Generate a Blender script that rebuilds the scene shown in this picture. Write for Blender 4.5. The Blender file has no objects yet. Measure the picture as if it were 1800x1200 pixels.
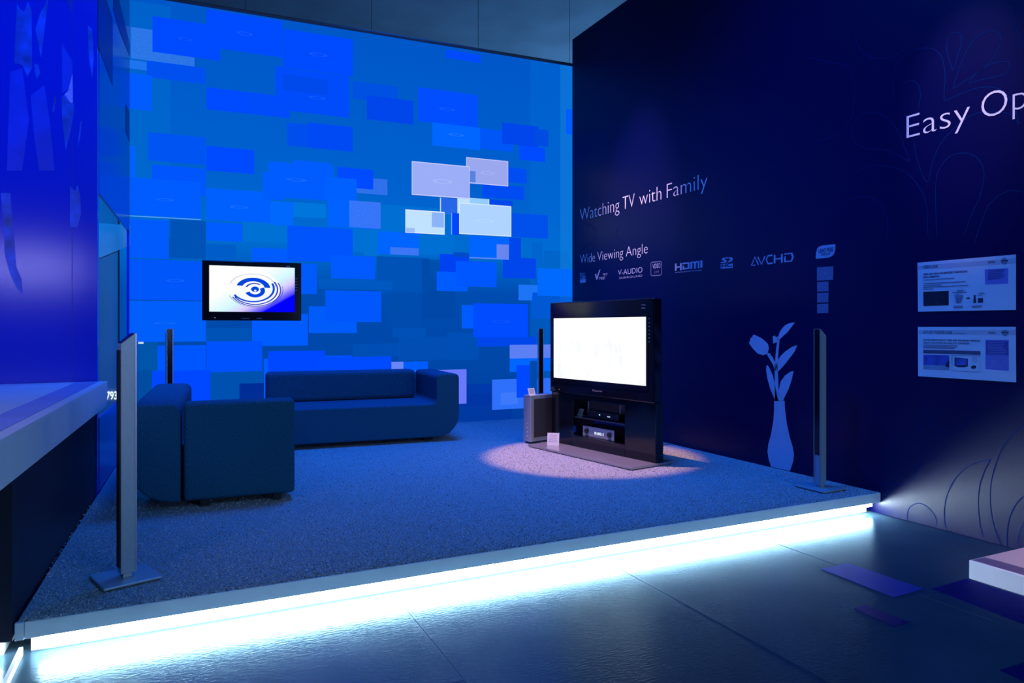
import bpy, bmesh, math, random
from mathutils import Vector, Matrix
random.seed(7)
S = bpy.context.scene
COL = S.collection
R_ = math.radians

# ------------------------------------------------------------------ camera
F_PX, CX, HY = 1235.0, 900.0, 576.0        # focal length in pixels, optical axis column, horizon row
CAM_Z = 1.41
YAW = R_(25.72)
SN, CS = math.sin(YAW), math.cos(YAW)
cam_d = bpy.data.cameras.new('camera')
cam = bpy.data.objects.new('camera', cam_d)
COL.objects.link(cam)
cam.location = (0, 0, CAM_Z)
cam.rotation_euler = (R_(90), 0, -YAW)
cam_d.sensor_fit = 'HORIZONTAL'
cam_d.sensor_width = 36.0
cam_d.lens = F_PX * 36.0 / 1800.0
cam_d.shift_y = -24.0 / 1800.0
cam_d.clip_start = 0.05
S.camera = cam

# ------------------------------------------------------------------ view, world, lamps
S.view_settings.view_transform = 'Standard'
S.view_settings.look = 'None'
S.view_settings.exposure = 0.0
S.view_settings.gamma = 1.0
S.view_settings.use_curve_mapping = False
W = bpy.data.worlds.new('world')
S.world = W
W.use_nodes = True
bgn = W.node_tree.nodes['Background']
bgn.inputs[0].default_value = (0.03, 0.20, 0.62, 1)
bgn.inputs[1].default_value = 0.05


def aim(o, target):
    d = Vector(target) - o.location
    o.rotation_euler = d.to_track_quat('-Z', 'Y').to_euler()


def area_lamp(name, loc, target, sx, sy, power, color, spread=180):
    l = bpy.data.lights.new(name, 'AREA')
    l.shape = 'RECTANGLE'
    l.size, l.size_y = sx, sy
    l.spread = R_(spread)
    l.energy = power
    l.color = color
    o = bpy.data.objects.new(name, l)
    COL.objects.link(o)
    o.location = loc
    aim(o, target)
    return o


def spot_lamp(name, loc, target, deg, blend, power, color, radius=0.03):
    l = bpy.data.lights.new(name, 'SPOT')
    l.spot_size = R_(deg)
    l.spot_blend = blend
    l.energy = power
    l.color = color
    l.shadow_soft_size = radius
    o = bpy.data.objects.new(name, l)
    COL.objects.link(o)
    o.location = loc
    aim(o, target)
    return o


BLUE = (0.0, 0.10, 1.0)
area_lamp('added_blue_fill', (2.3, 7.0, 6.8), (2.4, 6.9, 0), 2.6, 1.6, 128, (0.0, 0.15, 1.0), 82)  # this lamp and its namesakes below are unseen, added for extra blue light
area_lamp('added_blue_fill', (0.2, 2.4, 6.2), (-1.2, 6.2, 2.9), 1.6, 0.8, 33, (0.0, 0.09, 1.0), 56)
area_lamp('added_blue_fill', (1.6, 4.4, 6.6), (4.8, 3.9, 1.5), 1.2, 0.8, 46, (0.0, 0.13, 1.0), 70)
area_lamp('hall_fill', (2.4, -4.2, 5.0), (1.5, 5.0, 0.6), 5.0, 1.6, 120, (0.10, 0.55, 1.0))
area_lamp('hall_fill', (4.0, -5.0, 1.9), (0.8, 4.5, 0.5), 2.6, 1.6, 105, (0.40, 0.54, 1.0))  # second unseen hall fill, added low to brighten fascia and counter face
area_lamp('added_ceiling_fill', (11.0, 13.5, 2.4), (8.5, 15.0, 7.3), 2.5, 2.5, 400, (0.14, 0.46, 1.0))  # unseen lamp added behind the right wall to brighten the ceiling
spot_lamp('television_spot', (2.5, 6.0, 6.2), (3.64, 5.84, 0.16), 20.5, 0.35, 2000, (1.0, 0.47, 0.22))
spot_lamp('lettering_spot', (2.9, 6.3, 6.2), (4.83, 6.7, 2.7), 27, 1.0, 1350, (1.0, 0.60, 0.58))
spot_lamp('lettering_spot', (2.9, 2.95, 5.6), (4.83, 2.95, 2.9), 19, 1.0, 620, (0.95, 0.66, 0.80))
spot_lamp('plinth_spot', (3.2, 1.0, 5.2), (4.6, 1.9, 0.1), 22, 0.8, 620, (1.0, 0.58, 0.42))
area_lamp('counter_lamp', (-1.55, 2.6, 2.10), (-1.35, 5.4, 1.2), 1.1, 0.12, 14, (0.50, 0.50, 1.0))
area_lamp('added_passage_fill', (-1.3, 7.4, 3.6), (-1.2, 8.4, 0.9), 0.8, 0.8, 56, (0.0, 0.26, 1.0))  # unseen lamp added above the opening to light the passage wall


# ------------------------------------------------------------------ picture rays onto real planes
def ray(px, py):
    l = (px - CX) / F_PX
    return Vector((SN + l * CS, CS - l * SN, -(py - HY) / F_PX))


def on_level(px, py, z):
    r = ray(px, py)
    t = (z - CAM_Z) / r.z
    return Vector((r.x * t, r.y * t, z))


class Plane:
    """vertical plane: origin, horizontal direction u, normal n towards the viewer"""
    def __init__(self, ox, oy, ux, uy):
        L = math.hypot(ux, uy)
        self.o = Vector((ox, oy, 0))
        self.u = Vector((ux / L, uy / L, 0))
        self.n = Vector((self.u.y, -self.u.x, 0))

    def hit(self, px, py, off=0.0):
        r = ray(px, py)
        o = self.o + self.n * off
        t = o.dot(self.n) / r.dot(self.n)
        p = r * t
        return ((p - o).dot(self.u), CAM_Z + p.z)

    def pos(self, s, z, off=0.0):
        p = self.o + self.u * s + self.n * off
        return Vector((p.x, p.y, z))


PZ = 0.16                                   # platform top
FRONT = 3.585
RIGHT = 4.83
P_WALL = Plane(RIGHT, 3.585, 0, -1)
P_SCREEN = Plane(-0.44, 8.92, 5.55, -0.28)
P_LEFT = Plane(-3.0, 6.08, 1, 0)
P_SIDE = Plane(-0.514, 6.08, 0.0347, 1)

# ------------------------------------------------------------------ materials
MATS = {}


def srgb(c):
    return tuple(((v / 255) / 12.92 if v / 255 <= 0.04045 else ((v / 255 + 0.055) / 1.055) ** 2.4) for v in c)


def mat(name, color, rough=0.5, metal=0.0, spec=0.5, noise=None, bump=None, emit=None, coat=0.0, coat_rough=0.1, trans=0.0):
    """noise=(scale, amount) varies the colour, bump=(scale, strength) roughens the surface"""
    if name in MATS:
        return MATS[name]
    m = bpy.data.materials.new(name)
    m.use_nodes = True
    nt = m.node_tree
    b = nt.nodes['Principled BSDF']
    b.inputs['Base Color'].default_value = (*color, 1)
    b.inputs['Roughness'].default_value = rough
    b.inputs['Metallic'].default_value = metal
    b.inputs['Specular IOR Level'].default_value = spec
    b.inputs['Coat Weight'].default_value = coat
    b.inputs['Coat Roughness'].default_value = coat_rough
    b.inputs['Transmission Weight'].default_value = trans
    if emit:
        b.inputs['Emission Color'].default_value = (*emit[0], 1)
        b.inputs['Emission Strength'].default_value = emit[1]
    tc = nt.nodes.new('ShaderNodeTexCoord')
    if noise:
        n = nt.nodes.new('ShaderNodeTexNoise')
        n.inputs['Scale'].default_value = noise[0]
        n.inputs['Detail'].default_value = 3
        nt.links.new(tc.outputs['Object'], n.inputs['Vector'])
        r = nt.nodes.new('ShaderNodeMapRange')
        r.inputs[1].default_value = 0.3
        r.inputs[2].default_value = 0.7
        r.inputs[3].default_value = 1 - noise[1]
        r.inputs[4].default_value = 1 + noise[1]
        nt.links.new(n.outputs['Fac'], r.inputs[0])
        mx = nt.nodes.new('ShaderNodeMix')
        mx.data_type = 'RGBA'
        mx.blend_type = 'MULTIPLY'
        mx.inputs[0].default_value = 1
        mx.inputs[6].default_value = (*color, 1)
        nt.links.new(r.outputs[0], mx.inputs[7])
        nt.links.new(mx.outputs[2], b.inputs['Base Color'])
    if bump:
        n = nt.nodes.new('ShaderNodeTexNoise')
        n.inputs['Scale'].default_value = bump[0]
        n.inputs['Detail'].default_value = 4
        nt.links.new(tc.outputs['Object'], n.inputs['Vector'])
        bp = nt.nodes.new('ShaderNodeBump')
        bp.inputs['Strength'].default_value = bump[1]
        bp.inputs['Distance'].default_value = 0.01
        nt.links.new(n.outputs['Fac'], bp.inputs['Height'])
        nt.links.new(bp.outputs[0], b.inputs['Normal'])
    MATS[name] = m
    return m


def emat(name, color, strength=1.0):
    if name in MATS:
        return MATS[name]
    m = bpy.data.materials.new(name)
    m.use_nodes = True
    nt = m.node_tree
    nt.nodes.clear()
    o = nt.nodes.new('ShaderNodeOutputMaterial')
    e = nt.nodes.new('ShaderNodeEmission')
    e.inputs[0].default_value = (*color, 1)
    e.inputs[1].default_value = strength
    nt.links.new(e.outputs[0], o.inputs[0])
    MATS[name] = m
    return m


M_NAVY = mat('navy_laminate', (0.0006, 0.0010, 0.050), 0.36, spec=0.24, bump=(260, 0.05))
M_BLUEWALL = mat('blue_laminate', (0.001, 0.022, 0.50), 0.19, spec=0.5, bump=(180, 0.04))
M_BODY = mat('counter_navy', (0.006, 0.008, 0.03), 0.5, noise=(2, 0.2))
M_WHITE = mat('white_lacquer', (0.80, 0.82, 0.86), 0.38, noise=(5, 0.03))
M_KICK = mat('white_kick', (0.80, 0.82, 0.85), 0.5, noise=(4, 0.03))
M_CARPET = mat('pale_carpet', (0.40, 0.42, 0.45), 0.95, spec=0.05, noise=(95, 0.55), bump=(160, 1.0))
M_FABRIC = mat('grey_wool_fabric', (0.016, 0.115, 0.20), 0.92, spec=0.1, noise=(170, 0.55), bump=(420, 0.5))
M_SILVER = mat('brushed_aluminium', (0.42, 0.48, 0.53), 0.42, metal=0.35, noise=(60, 0.05), bump=(200, 0.03))
M_CHROME = mat('polished_edge', (0.46, 0.50, 0.58), 0.32, metal=0.7, noise=(30, 0.02))
M_BLACK = mat('black_gloss', (0.004, 0.004, 0.008), 0.12, spec=0.5, noise=(20, 0.05))
M_BLACKM = mat('black_matt', (0.008, 0.008, 0.012), 0.6, noise=(60, 0.1))
M_GRILLE = mat('grey_grille_cloth', (0.035, 0.037, 0.045), 0.8, noise=(500, 0.35), bump=(600, 0.4))
M_PAPER = mat('white_card', (0.78, 0.78, 0.80), 0.6, noise=(10, 0.03))
M_INK = mat('dark_ink', (0.02, 0.02, 0.045), 0.6, noise=(30, 0.05))
M_LETTER = mat('white_vinyl', (0.80, 0.80, 0.82), 0.5, noise=(15, 0.03))
M_DIMLOGO = mat('pale_blue_vinyl', (0.42, 0.46, 0.60), 0.5, noise=(15, 0.03))
M_PALELOGO = mat('faded_blue_vinyl', (0.16, 0.18, 0.30), 0.5, noise=(40, 0.15))
M_GLASS = mat('tinted_glass_strip', (0.36, 0.46, 0.78), 0.25, spec=0.5, noise=(3, 0.1))


# ------------------------------------------------------------------ mesh helpers
def link(name, me, m, parent=None, smooth=False):
    o = bpy.data.objects.new(name, me)
    COL.objects.link(o)
    if m is not None and len(me.materials) == 0:
        me.materials.append(m)
    if parent:
        o.parent = parent
    if smooth:
        for p in me.polygons:
            p.use_smooth = True
    return o


def bm_obj(name, bm, m, parent=None, smooth=False):
    bmesh.ops.recalc_face_normals(bm, faces=bm.faces[:])
    me = bpy.data.meshes.new(name)
    bm.to_mesh(me)
    bm.free()
    return link(name, me, m, parent, smooth)


def add_box(bm, x0, y0, z0, x1, y1, z1, bev=0.0, seg=2):
    r = bmesh.ops.create_cube(bm, size=1.0)
    vs = r['verts']
    for v in vs:
        v.co.x = x0 if v.co.x < 0 else x1
        v.co.y = y0 if v.co.y < 0 else y1
        v.co.z = z0 if v.co.z < 0 else z1
    if bev > 0:
        es = list({e for v in vs for e in v.link_edges})
        bmesh.ops.bevel(bm, geom=es, offset=bev, segments=seg, profile=0.5, affect='EDGES')


def box(name, x0, y0, z0, x1, y1, z1, m, parent=None, bev=0.0, seg=2):
    bm = bmesh.new()
    add_box(bm, x0, y0, z0, x1, y1, z1, bev, seg)
    return bm_obj(name, bm, m, parent)


def add_prism(bm, pts, vec):
    """closed prism: polygon pts pushed along vec"""
    vec = Vector(vec)
    a = [bm.verts.new(Vector(p)) for p in pts]
    b = [bm.verts.new(Vector(p) + vec) for p in pts]
    n = len(a)
    fs = [bm.faces.new(a), bm.faces.new(b[::-1])]
    for i in range(n):
        fs.append(bm.faces.new((a[i], b[i], b[(i + 1) % n], a[(i + 1) % n])))
    return a, b, fs


def prism(name, pts, vec, m, parent=None, bev=0.0):
    bm = bmesh.new()
    a, b, fs = add_prism(bm, pts, vec)
    bmesh.ops.recalc_face_normals(bm, faces=bm.faces[:])
    if bev:
        es = [e for f in fs[:2] for e in f.edges]
        bmesh.ops.bevel(bm, geom=es, offset=bev, segments=3, profile=0.5, affect='EDGES')
    return bm_obj(name, bm, m, parent)


def add_tube(bm, p, q, r, n=10, r2=None):
    p, q = Vector(p), Vector(q)
    d = (q - p).normalized()
    a = d.orthogonal().normalized()
    b = d.cross(a)
    r2 = r if r2 is None else r2
    A, B = [], []
    for i in range(n):
        t = 2 * math.pi * i / n
        k = a * math.cos(t) + b * math.sin(t)
        A.append(bm.verts.new(p + k * r))
        B.append(bm.verts.new(q + k * r2))
    bm.faces.new(A[::-1])
    bm.faces.new(B)
    for i in range(n):
        bm.faces.new((A[i], A[(i + 1) % n], B[(i + 1) % n], B[i]))


def round_poly(pts, radii, seg=6):
    """2D polygon with rounded corners"""
    out = []
    n = len(pts)
    for i in range(n):
        p = Vector(pts[i])
        r = radii[i]
        if r <= 0:
            out.append(p)
            continue
        a = (Vector(pts[i - 1]) - p).normalized()
        b = (Vector(pts[(i + 1) % n]) - p).normalized()
        ang = a.angle(b)
        t = r / math.tan(ang / 2)
        c = p + (a + b).normalized() * (r / math.sin(ang / 2))
        s0 = p + a * t - c
        s1 = p + b * t - c
        th = math.atan2(s0.x * s1.y - s0.y * s1.x, s0.dot(s1))
        for k in range(seg + 1):
            f = th * k / seg
            out.append(c + Vector((s0.x * math.cos(f) - s0.y * math.sin(f), s0.x * math.sin(f) + s0.y * math.cos(f))))
    return out


def tag(o, label, cat, group=None):
    o['label'] = label
    o['category'] = cat
    if group:
        o['group'] = group
    return o


def struct(o):
    o['kind'] = 'structure'
    return o


def thing(name, label, cat, loc=(0, 0, 0), rz=0.0, group=None):
    o = bpy.data.objects.new(name, None)
    COL.objects.link(o)
    o.empty_display_size = 0.1
    o.location = loc
    o.rotation_euler = (0, 0, rz)
    return tag(o, label, cat, group)


def text_mesh(body, bold=0.0, space=1.0):
    c = bpy.data.curves.new('lettering', 'FONT')
    c.body = body
    c.size = 1.0
    c.resolution_u = 4
    c.offset = bold
    c.space_character = space
    t = bpy.data.objects.new('lettering', c)
    COL.objects.link(t)
    bpy.context.view_layer.update()
    dg = bpy.context.evaluated_depsgraph_get()
    me = bpy.data.meshes.new_from_object(t.evaluated_get(dg))
    bpy.data.objects.remove(t)
    bpy.data.curves.remove(c)
    return me


_h = text_mesh('H')
CAP = max(v.co.y for v in _h.vertices)


def text_on(pl, body, px0, pyb, px1, pyt, m, name='lettering', parent=None, bold=0.0, off=0.003, world=True, space=1.0):
    """lettering on a plane between picture columns px0..px1, baseline pyb and cap line pyt at its left end"""
    me = text_mesh(body, bold, space)
    s0, z0 = pl.hit(px0, pyb, off)
    s1, _ = pl.hit(px1, pyb, off)
    _, z1 = pl.hit(px0, pyt, off)
    xs = [v.co.x for v in me.vertices]
    x0, x1 = min(xs), max(xs)
    k = (z1 - z0) / CAP
    for v in me.vertices:
        v.co = pl.pos(s0 + (v.co.x - x0) / (x1 - x0) * (s1 - s0), z0 + v.co.y * k, off)
    if parent is not None:
        me.transform(parent.matrix_basis.inverted())
    me.materials.clear()
    return link(name, me, m, parent)


def text_local(body, m, x0, x1, z, cap, y, name, parent, bold=0.0):
    """lettering in a thing's own frame on a face that looks along -Y"""
    me = text_mesh(body, bold)
    xs = [v.co.x for v in me.vertices]
    a, b = min(xs), max(xs)
    for v in me.vertices:
        v.co = Vector((x0 + (v.co.x - a) / (b - a) * (x1 - x0), y, z + v.co.y / CAP * cap))
    me.materials.clear()
    return link(name, me, m, parent)


def polys_on(pl, loops, m, name, parent=None, off=0.001, thick=0.002):
    """flat pieces of vinyl or card cut to picture outlines and stuck on a plane"""
    bm = bmesh.new()
    for lp in loops:
        pts = [pl.pos(*pl.hit(x, y, off), off) for x, y in lp]
        add_prism(bm, pts, pl.n * thick)
    o = bm_obj(name, bm, m)
    if parent is not None:
        o.data.transform(parent.matrix_basis.inverted())
        o.parent = parent
    return o


def catmull(pts, sub=6):
    P = [Vector(p) for p in pts]
    P = [P[0] * 2 - P[1]] + P + [P[-1] * 2 - P[-2]]
    out = []
    for i in range(1, len(P) - 2):
        for k in range(sub):
            t = k / sub
            a, b, c, d = P[i - 1], P[i], P[i + 1], P[i + 2]
            out.append(0.5 * ((2 * b) + (c - a) * t + (2 * a - 5 * b + 4 * c - d) * t * t + (3 * b - a - 3 * c + d) * t ** 3))
    out.append(P[-2])
    return out


def add_stroke(bm, pl, pts, w, off=0.0, thick=0.0012, smooth=True):
    """a line of width w printed on a plane along picture points"""
    if smooth:
        pts = catmull(pts)
    q = [Vector(pl.hit(p[0], p[1], off)) for p in pts]
    L, Rr = [], []
    for i in range(len(q)):
        d = (q[min(i + 1, len(q) - 1)] - q[max(i - 1, 0)])
        if d.length < 1e-9:
            d = Vector((1, 0))
        d.normalize()
        n = Vector((-d.y, d.x)) * (w / 2)
        L.append(bm.verts.new(pl.pos(*(q[i] + n), off + thick)))
        Rr.append(bm.verts.new(pl.pos(*(q[i] - n), off + thick)))
    for i in range(len(q) - 1):
        bm.faces.new((L[i], L[i + 1], Rr[i + 1], Rr[i]))


def sub(o, root, part):
    """adopt as a sub-part: laid out in the thing's frame, hung under one of its parts"""
    adopt(o, root)
    o.parent = part
    return o


def adopt(o, parent):
    o.data.transform(parent.matrix_basis.inverted())
    o.parent = parent
    return o


# ================================================================== SETTING
# hall floor: dark vinyl sheets with long seams
def floor_material():
    m = bpy.data.materials.new('dark_vinyl_floor')
    m.use_nodes = True
    nt = m.node_tree
    nt.nodes.remove(nt.nodes['Principled BSDF'])
    out = nt.nodes['Material Output']
    b = nt.nodes.new('ShaderNodeBsdfDiffuse')
    gl = nt.nodes.new('ShaderNodeBsdfGlossy')
    gl.inputs['Color'].default_value = (0.072, 0.108, 0.132, 1)
    gl.inputs['Roughness'].default_value = 0.225
    ad = nt.nodes.new('ShaderNodeAddShader')
    nt.links.new(b.outputs[0], ad.inputs[0])
    nt.links.new(gl.outputs[0], ad.inputs[1])
    nt.links.new(ad.outputs[0], out.inputs[0])
    tc = nt.nodes.new('ShaderNodeTexCoord')
    n = nt.nodes.new('ShaderNodeTexNoise')
    n.inputs['Scale'].default_value = 3.0
    n.inputs['Detail'].default_value = 6
    nt.links.new(tc.outputs['Object'], n.inputs['Vector'])
    cr = nt.nodes.new('ShaderNodeValToRGB')
    cr.color_ramp.elements[0].color = (0.014, 0.032, 0.052, 1)
    cr.color_ramp.elements[1].color = (0.026, 0.052, 0.080, 1)
    nt.links.new(n.outputs['Fac'], cr.inputs[0])
    nt.links.new(cr.outputs[0], b.inputs['Color'])
    mp = nt.nodes.new('ShaderNodeMapping')
    mp.inputs['Scale'].default_value = (13, 40, 1)
    nt.links.new(tc.outputs['Object'], mp.inputs['Vector'])
    n2 = nt.nodes.new('ShaderNodeTexNoise')
    n2.inputs['Scale'].default_value = 2.2
    n2.inputs['Detail'].default_value = 3
    nt.links.new(mp.outputs[0], n2.inputs['Vector'])
    bp = nt.nodes.new('ShaderNodeBump')
    bp.inputs['Strength'].default_value = 0.14
    bp.inputs['Distance'].default_value = 0.010
    nt.links.new(n2.outputs['Fac'], bp.inputs['Height'])
    nt.links.new(bp.outputs[0], b.inputs['Normal'])
    nt.links.new(bp.outputs[0], gl.inputs['Normal'])
    return m


M_FLOOR = floor_material()
floor = struct(box('floor', -9, -7, -0.1, 14, 20, 0.0, M_FLOOR))
bm = bmesh.new()
for x in (1.05, 2.35, 3.55):
    add_box(bm, x, -1.0, 0.0, x + 0.010, 3.60, 0.0012)
add_box(bm, -0.5, 2.62, 0.0, 1.05, 2.632, 0.001)
adopt(bm_obj('seam', bm, M_FLOOR), floor)

ceiling = struct(box('ceiling', -9, -7, 7.3, 14, 20, 7.4, mat('hall_ceiling', (0.30, 0.32, 0.35), 0.8, noise=(1.2, 0.12), bump=(40, 0.2))))
struct(box('wall_back', -9, 19.9, 0, 14, 20, 7.3, mat('hall_wall', (0.22, 0.24, 0.27), 0.8, noise=(0.8, 0.1))))

# right wall, open at its far end
wall_right = struct(box('wall_right', RIGHT, -1.6, 0.0, RIGHT + 0.14, 8.16, 5.285, M_NAVY, bev=0.004))

# left corner: wall that faces the room, side wall with an opening above a low parapet
wall_left = struct(box('wall_left', -3.2, 6.08, 0.0, -0.514, 6.20, 5.285, M_BLUEWALL))


def side_pts(y0, y1):
    x0 = -0.514 + 0.0347 * (y0 - 6.08)
    x1 = -0.514 + 0.0347 * (y1 - 6.08)
    return x0, x1


def side_box(name, y0, y1, z0, z1, m, parent=None, t=0.02):
    x0, x1 = side_pts(y0, y1)
    return prism(name, [(x0, y0, z0), (x1, y1, z0), (x1 - t, y1, z0), (x0 - t, y0, z0)], (0, 0, z1 - z0), m, parent)


wall_side = struct(side_box('wall_side', 6.201, 8.62, 2.44, 5.285, M_BLUEWALL))
struct(side_box('trim_1', 8.52, 8.62, PZ, 2.44, M_BLUEWALL))
struct(side_box('wall_parapet', 6.201, 8.52, 0.0, 0.72, M_BLUEWALL))
M_TEAL = mat('passage_paint', (0.30, 0.34, 0.36), 0.7, noise=(1.5, 0.08))
wall_passage = struct(prism('wall_passage', [(-0.56, 8.93, 0), (-4.0, 9.10, 0), (-4.0, 9.2, 0), (-0.56, 9.03, 0)], (0, 0, 4.2), M_TEAL))
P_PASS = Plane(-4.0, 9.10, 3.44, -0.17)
pp = polys_on(P_PASS, [[(150, 390.5), (229, 396), (229, 431), (150, 464)]], mat('light_patch_paint', (0.62, 0.58, 0.55), 0.6, noise=(6, 0.05)), 'painted_light_patch', off=0.004, thick=0.006)  # patch of light on the passage wall, painted as a pale trapezoid
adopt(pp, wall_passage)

# ================================================================== PLATFORM
plat = thing('stage_platform', 'low carpeted platform with white edge and glowing light strip below', 'platform', (2.1, 6.2, PZ))


def to(o, root):
    return adopt(o, root)


def deck_outline(z):
    out = [(-0.598, FRONT + 0.022), (RIGHT - 0.003, FRONT + 0.022)]
    for x in (RIGHT - 0.003, -0.40):
        t = (x - P_SCREEN.o.x) / P_SCREEN.u.x
        out.append((x, P_SCREEN.o.y + P_SCREEN.u.y * t - 0.004))
    out += [(-0.425, 8.60), (-0.508, 6.10), (-0.512, 6.07)]
    return [(x, y, z) for x, y in out]


to(prism('deck', deck_outline(0.10), (0, 0, PZ - 0.108), M_BLACKM), plat)
to(prism('carpet', deck_outline(PZ - 0.008), (0, 0, 0.008), M_CARPET), plat)
to(box('fascia', -0.57, FRONT, 0.088, RIGHT - 0.003, FRONT + 0.02, PZ, M_WHITE, bev=0.002), plat)
to(box('fascia_end', -0.605, FRONT - 0.001, 0.086, -0.572, FRONT + 0.02, PZ, M_WHITE, bev=0.002), plat)
to(box('shadow_gap', -0.56, FRONT + 0.0835, 0.0, RIGHT - 0.05, FRONT + 0.0849, 0.005, mat('grey_joint', (0.10, 0.11, 0.12), 0.8, noise=(30, 0.1))), plat)
to(box('kick_board', -0.56, FRONT + 0.085, 0.0, RIGHT - 0.05, FRONT + 0.10, 0.10, M_KICK), plat)
bm = bmesh.new()
add_tube(bm, (-0.52, FRONT + 0.036, 0.066), (RIGHT - 0.06, FRONT + 0.036, 0.066), 0.010, 12)
to(bm_obj('light_tube', bm, emat('cold_white_tube', (0.72, 0.93, 1.0), 150.0)), plat)
M_TUFT = mat('carpet_tuft', (0.45, 0.47, 0.50), 0.95, spec=0.05, noise=(110, 0.75))


def tufts():
    vs, fs = [], []

    def blade(x, y, h, lean):
        a = random.uniform(0, 6.283)
        w = random.uniform(0.003, 0.007)
        i = len(vs)
        z = PZ - 0.001
        dx, dy = math.cos(a) * w, math.sin(a) * w
        lx, ly = random.uniform(-lean, lean), random.uniform(-lean, lean)
        vs.extend([(x - dx, y - dy, z), (x + dx, y + dy, z), (x + lx, y + ly, z + h)])
        fs.append((i, i + 1, i + 2))
    for _ in range(90000):
        y = FRONT + 0.015 + (random.random() ** 1.8) * 5.2
        x = random.uniform(-0.58 if y < 5.9 else -0.42, RIGHT - 0.02)
        blade(x, y, random.uniform(0.004, 0.008), 0.010)
    for _ in range(9000):
        blade(random.uniform(-0.58, RIGHT - 0.01), FRONT + random.uniform(0.008, 0.03), random.uniform(0.003, 0.009), 0.010)
    me = bpy.data.meshes.new('pile')
    me.from_pydata(vs, [], fs)
    o = link('pile', me, M_TUFT)
    o['kind'] = 'stuff'
    return to(o, plat)


tufts()

# ================================================================== DISPLAY COUNTER AT LEFT
DIR = 0.0359                               # counter edge drifts this much in x per metre of depth
ctr = thing('display_counter', 'white topped display counter on a dark body against the blue mural wall', 'counter', (-1.4, 5.0, 0))


def edge_x(y, off):
    return -0.557 + DIR * (y - 3.04) - off


def strip(name, y0, y1, o0, o1, z0, z1, m, bev=0.0):
    p = prism(name, [(edge_x(y0, o0), y0, z0), (edge_x(y1, o0), y1, z0), (edge_x(y1, o1), y1, z0), (edge_x(y0, o1), y0, z0)], (0, 0, z1 - z0), m, bev=bev)
    return to(p, ctr)


strip('counter_top', 1.9, 6.076, 0.0, 1.9, 0.828, 1.005, M_WHITE, bev=0.003)
strip('glass_strip', 1.95, 6.07, 0.058, 0.196, 1.005, 1.011, M_GLASS)
strip('edge_rim', 1.9, 6.076, 0.0, 0.054, 1.005, 1.010, M_WHITE)
strip('inner_board', 1.95, 6.07, 0.2, 1.88, 1.005, 1.010, M_WHITE)
to(prism('body', [(-0.612, FRONT - 0.005, 0.09), (-0.523, 6.075, 0.09), (-2.3, 6.075, 0.09), (-2.3, FRONT - 0.005, 0.09)], (0, 0, 0.736), M_BODY), ctr)
to(box('plinth', -2.3, FRONT + 0.10, 0.0, -0.66, 6.0, 0.09, M_KICK), ctr)
bm = bmesh.new()
add_tube(bm, (-2.2, FRONT + 0.036, 0.066), (-0.66, FRONT + 0.036, 0.066), 0.010, 12)
to(bm_obj('light_tube', bm, MATS['cold_white_tube']), ctr)
struct(box('trim_2', -0.60, 2.2, 0.0, -0.585, FRONT + 0.06, 0.035, M_KICK))

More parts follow.
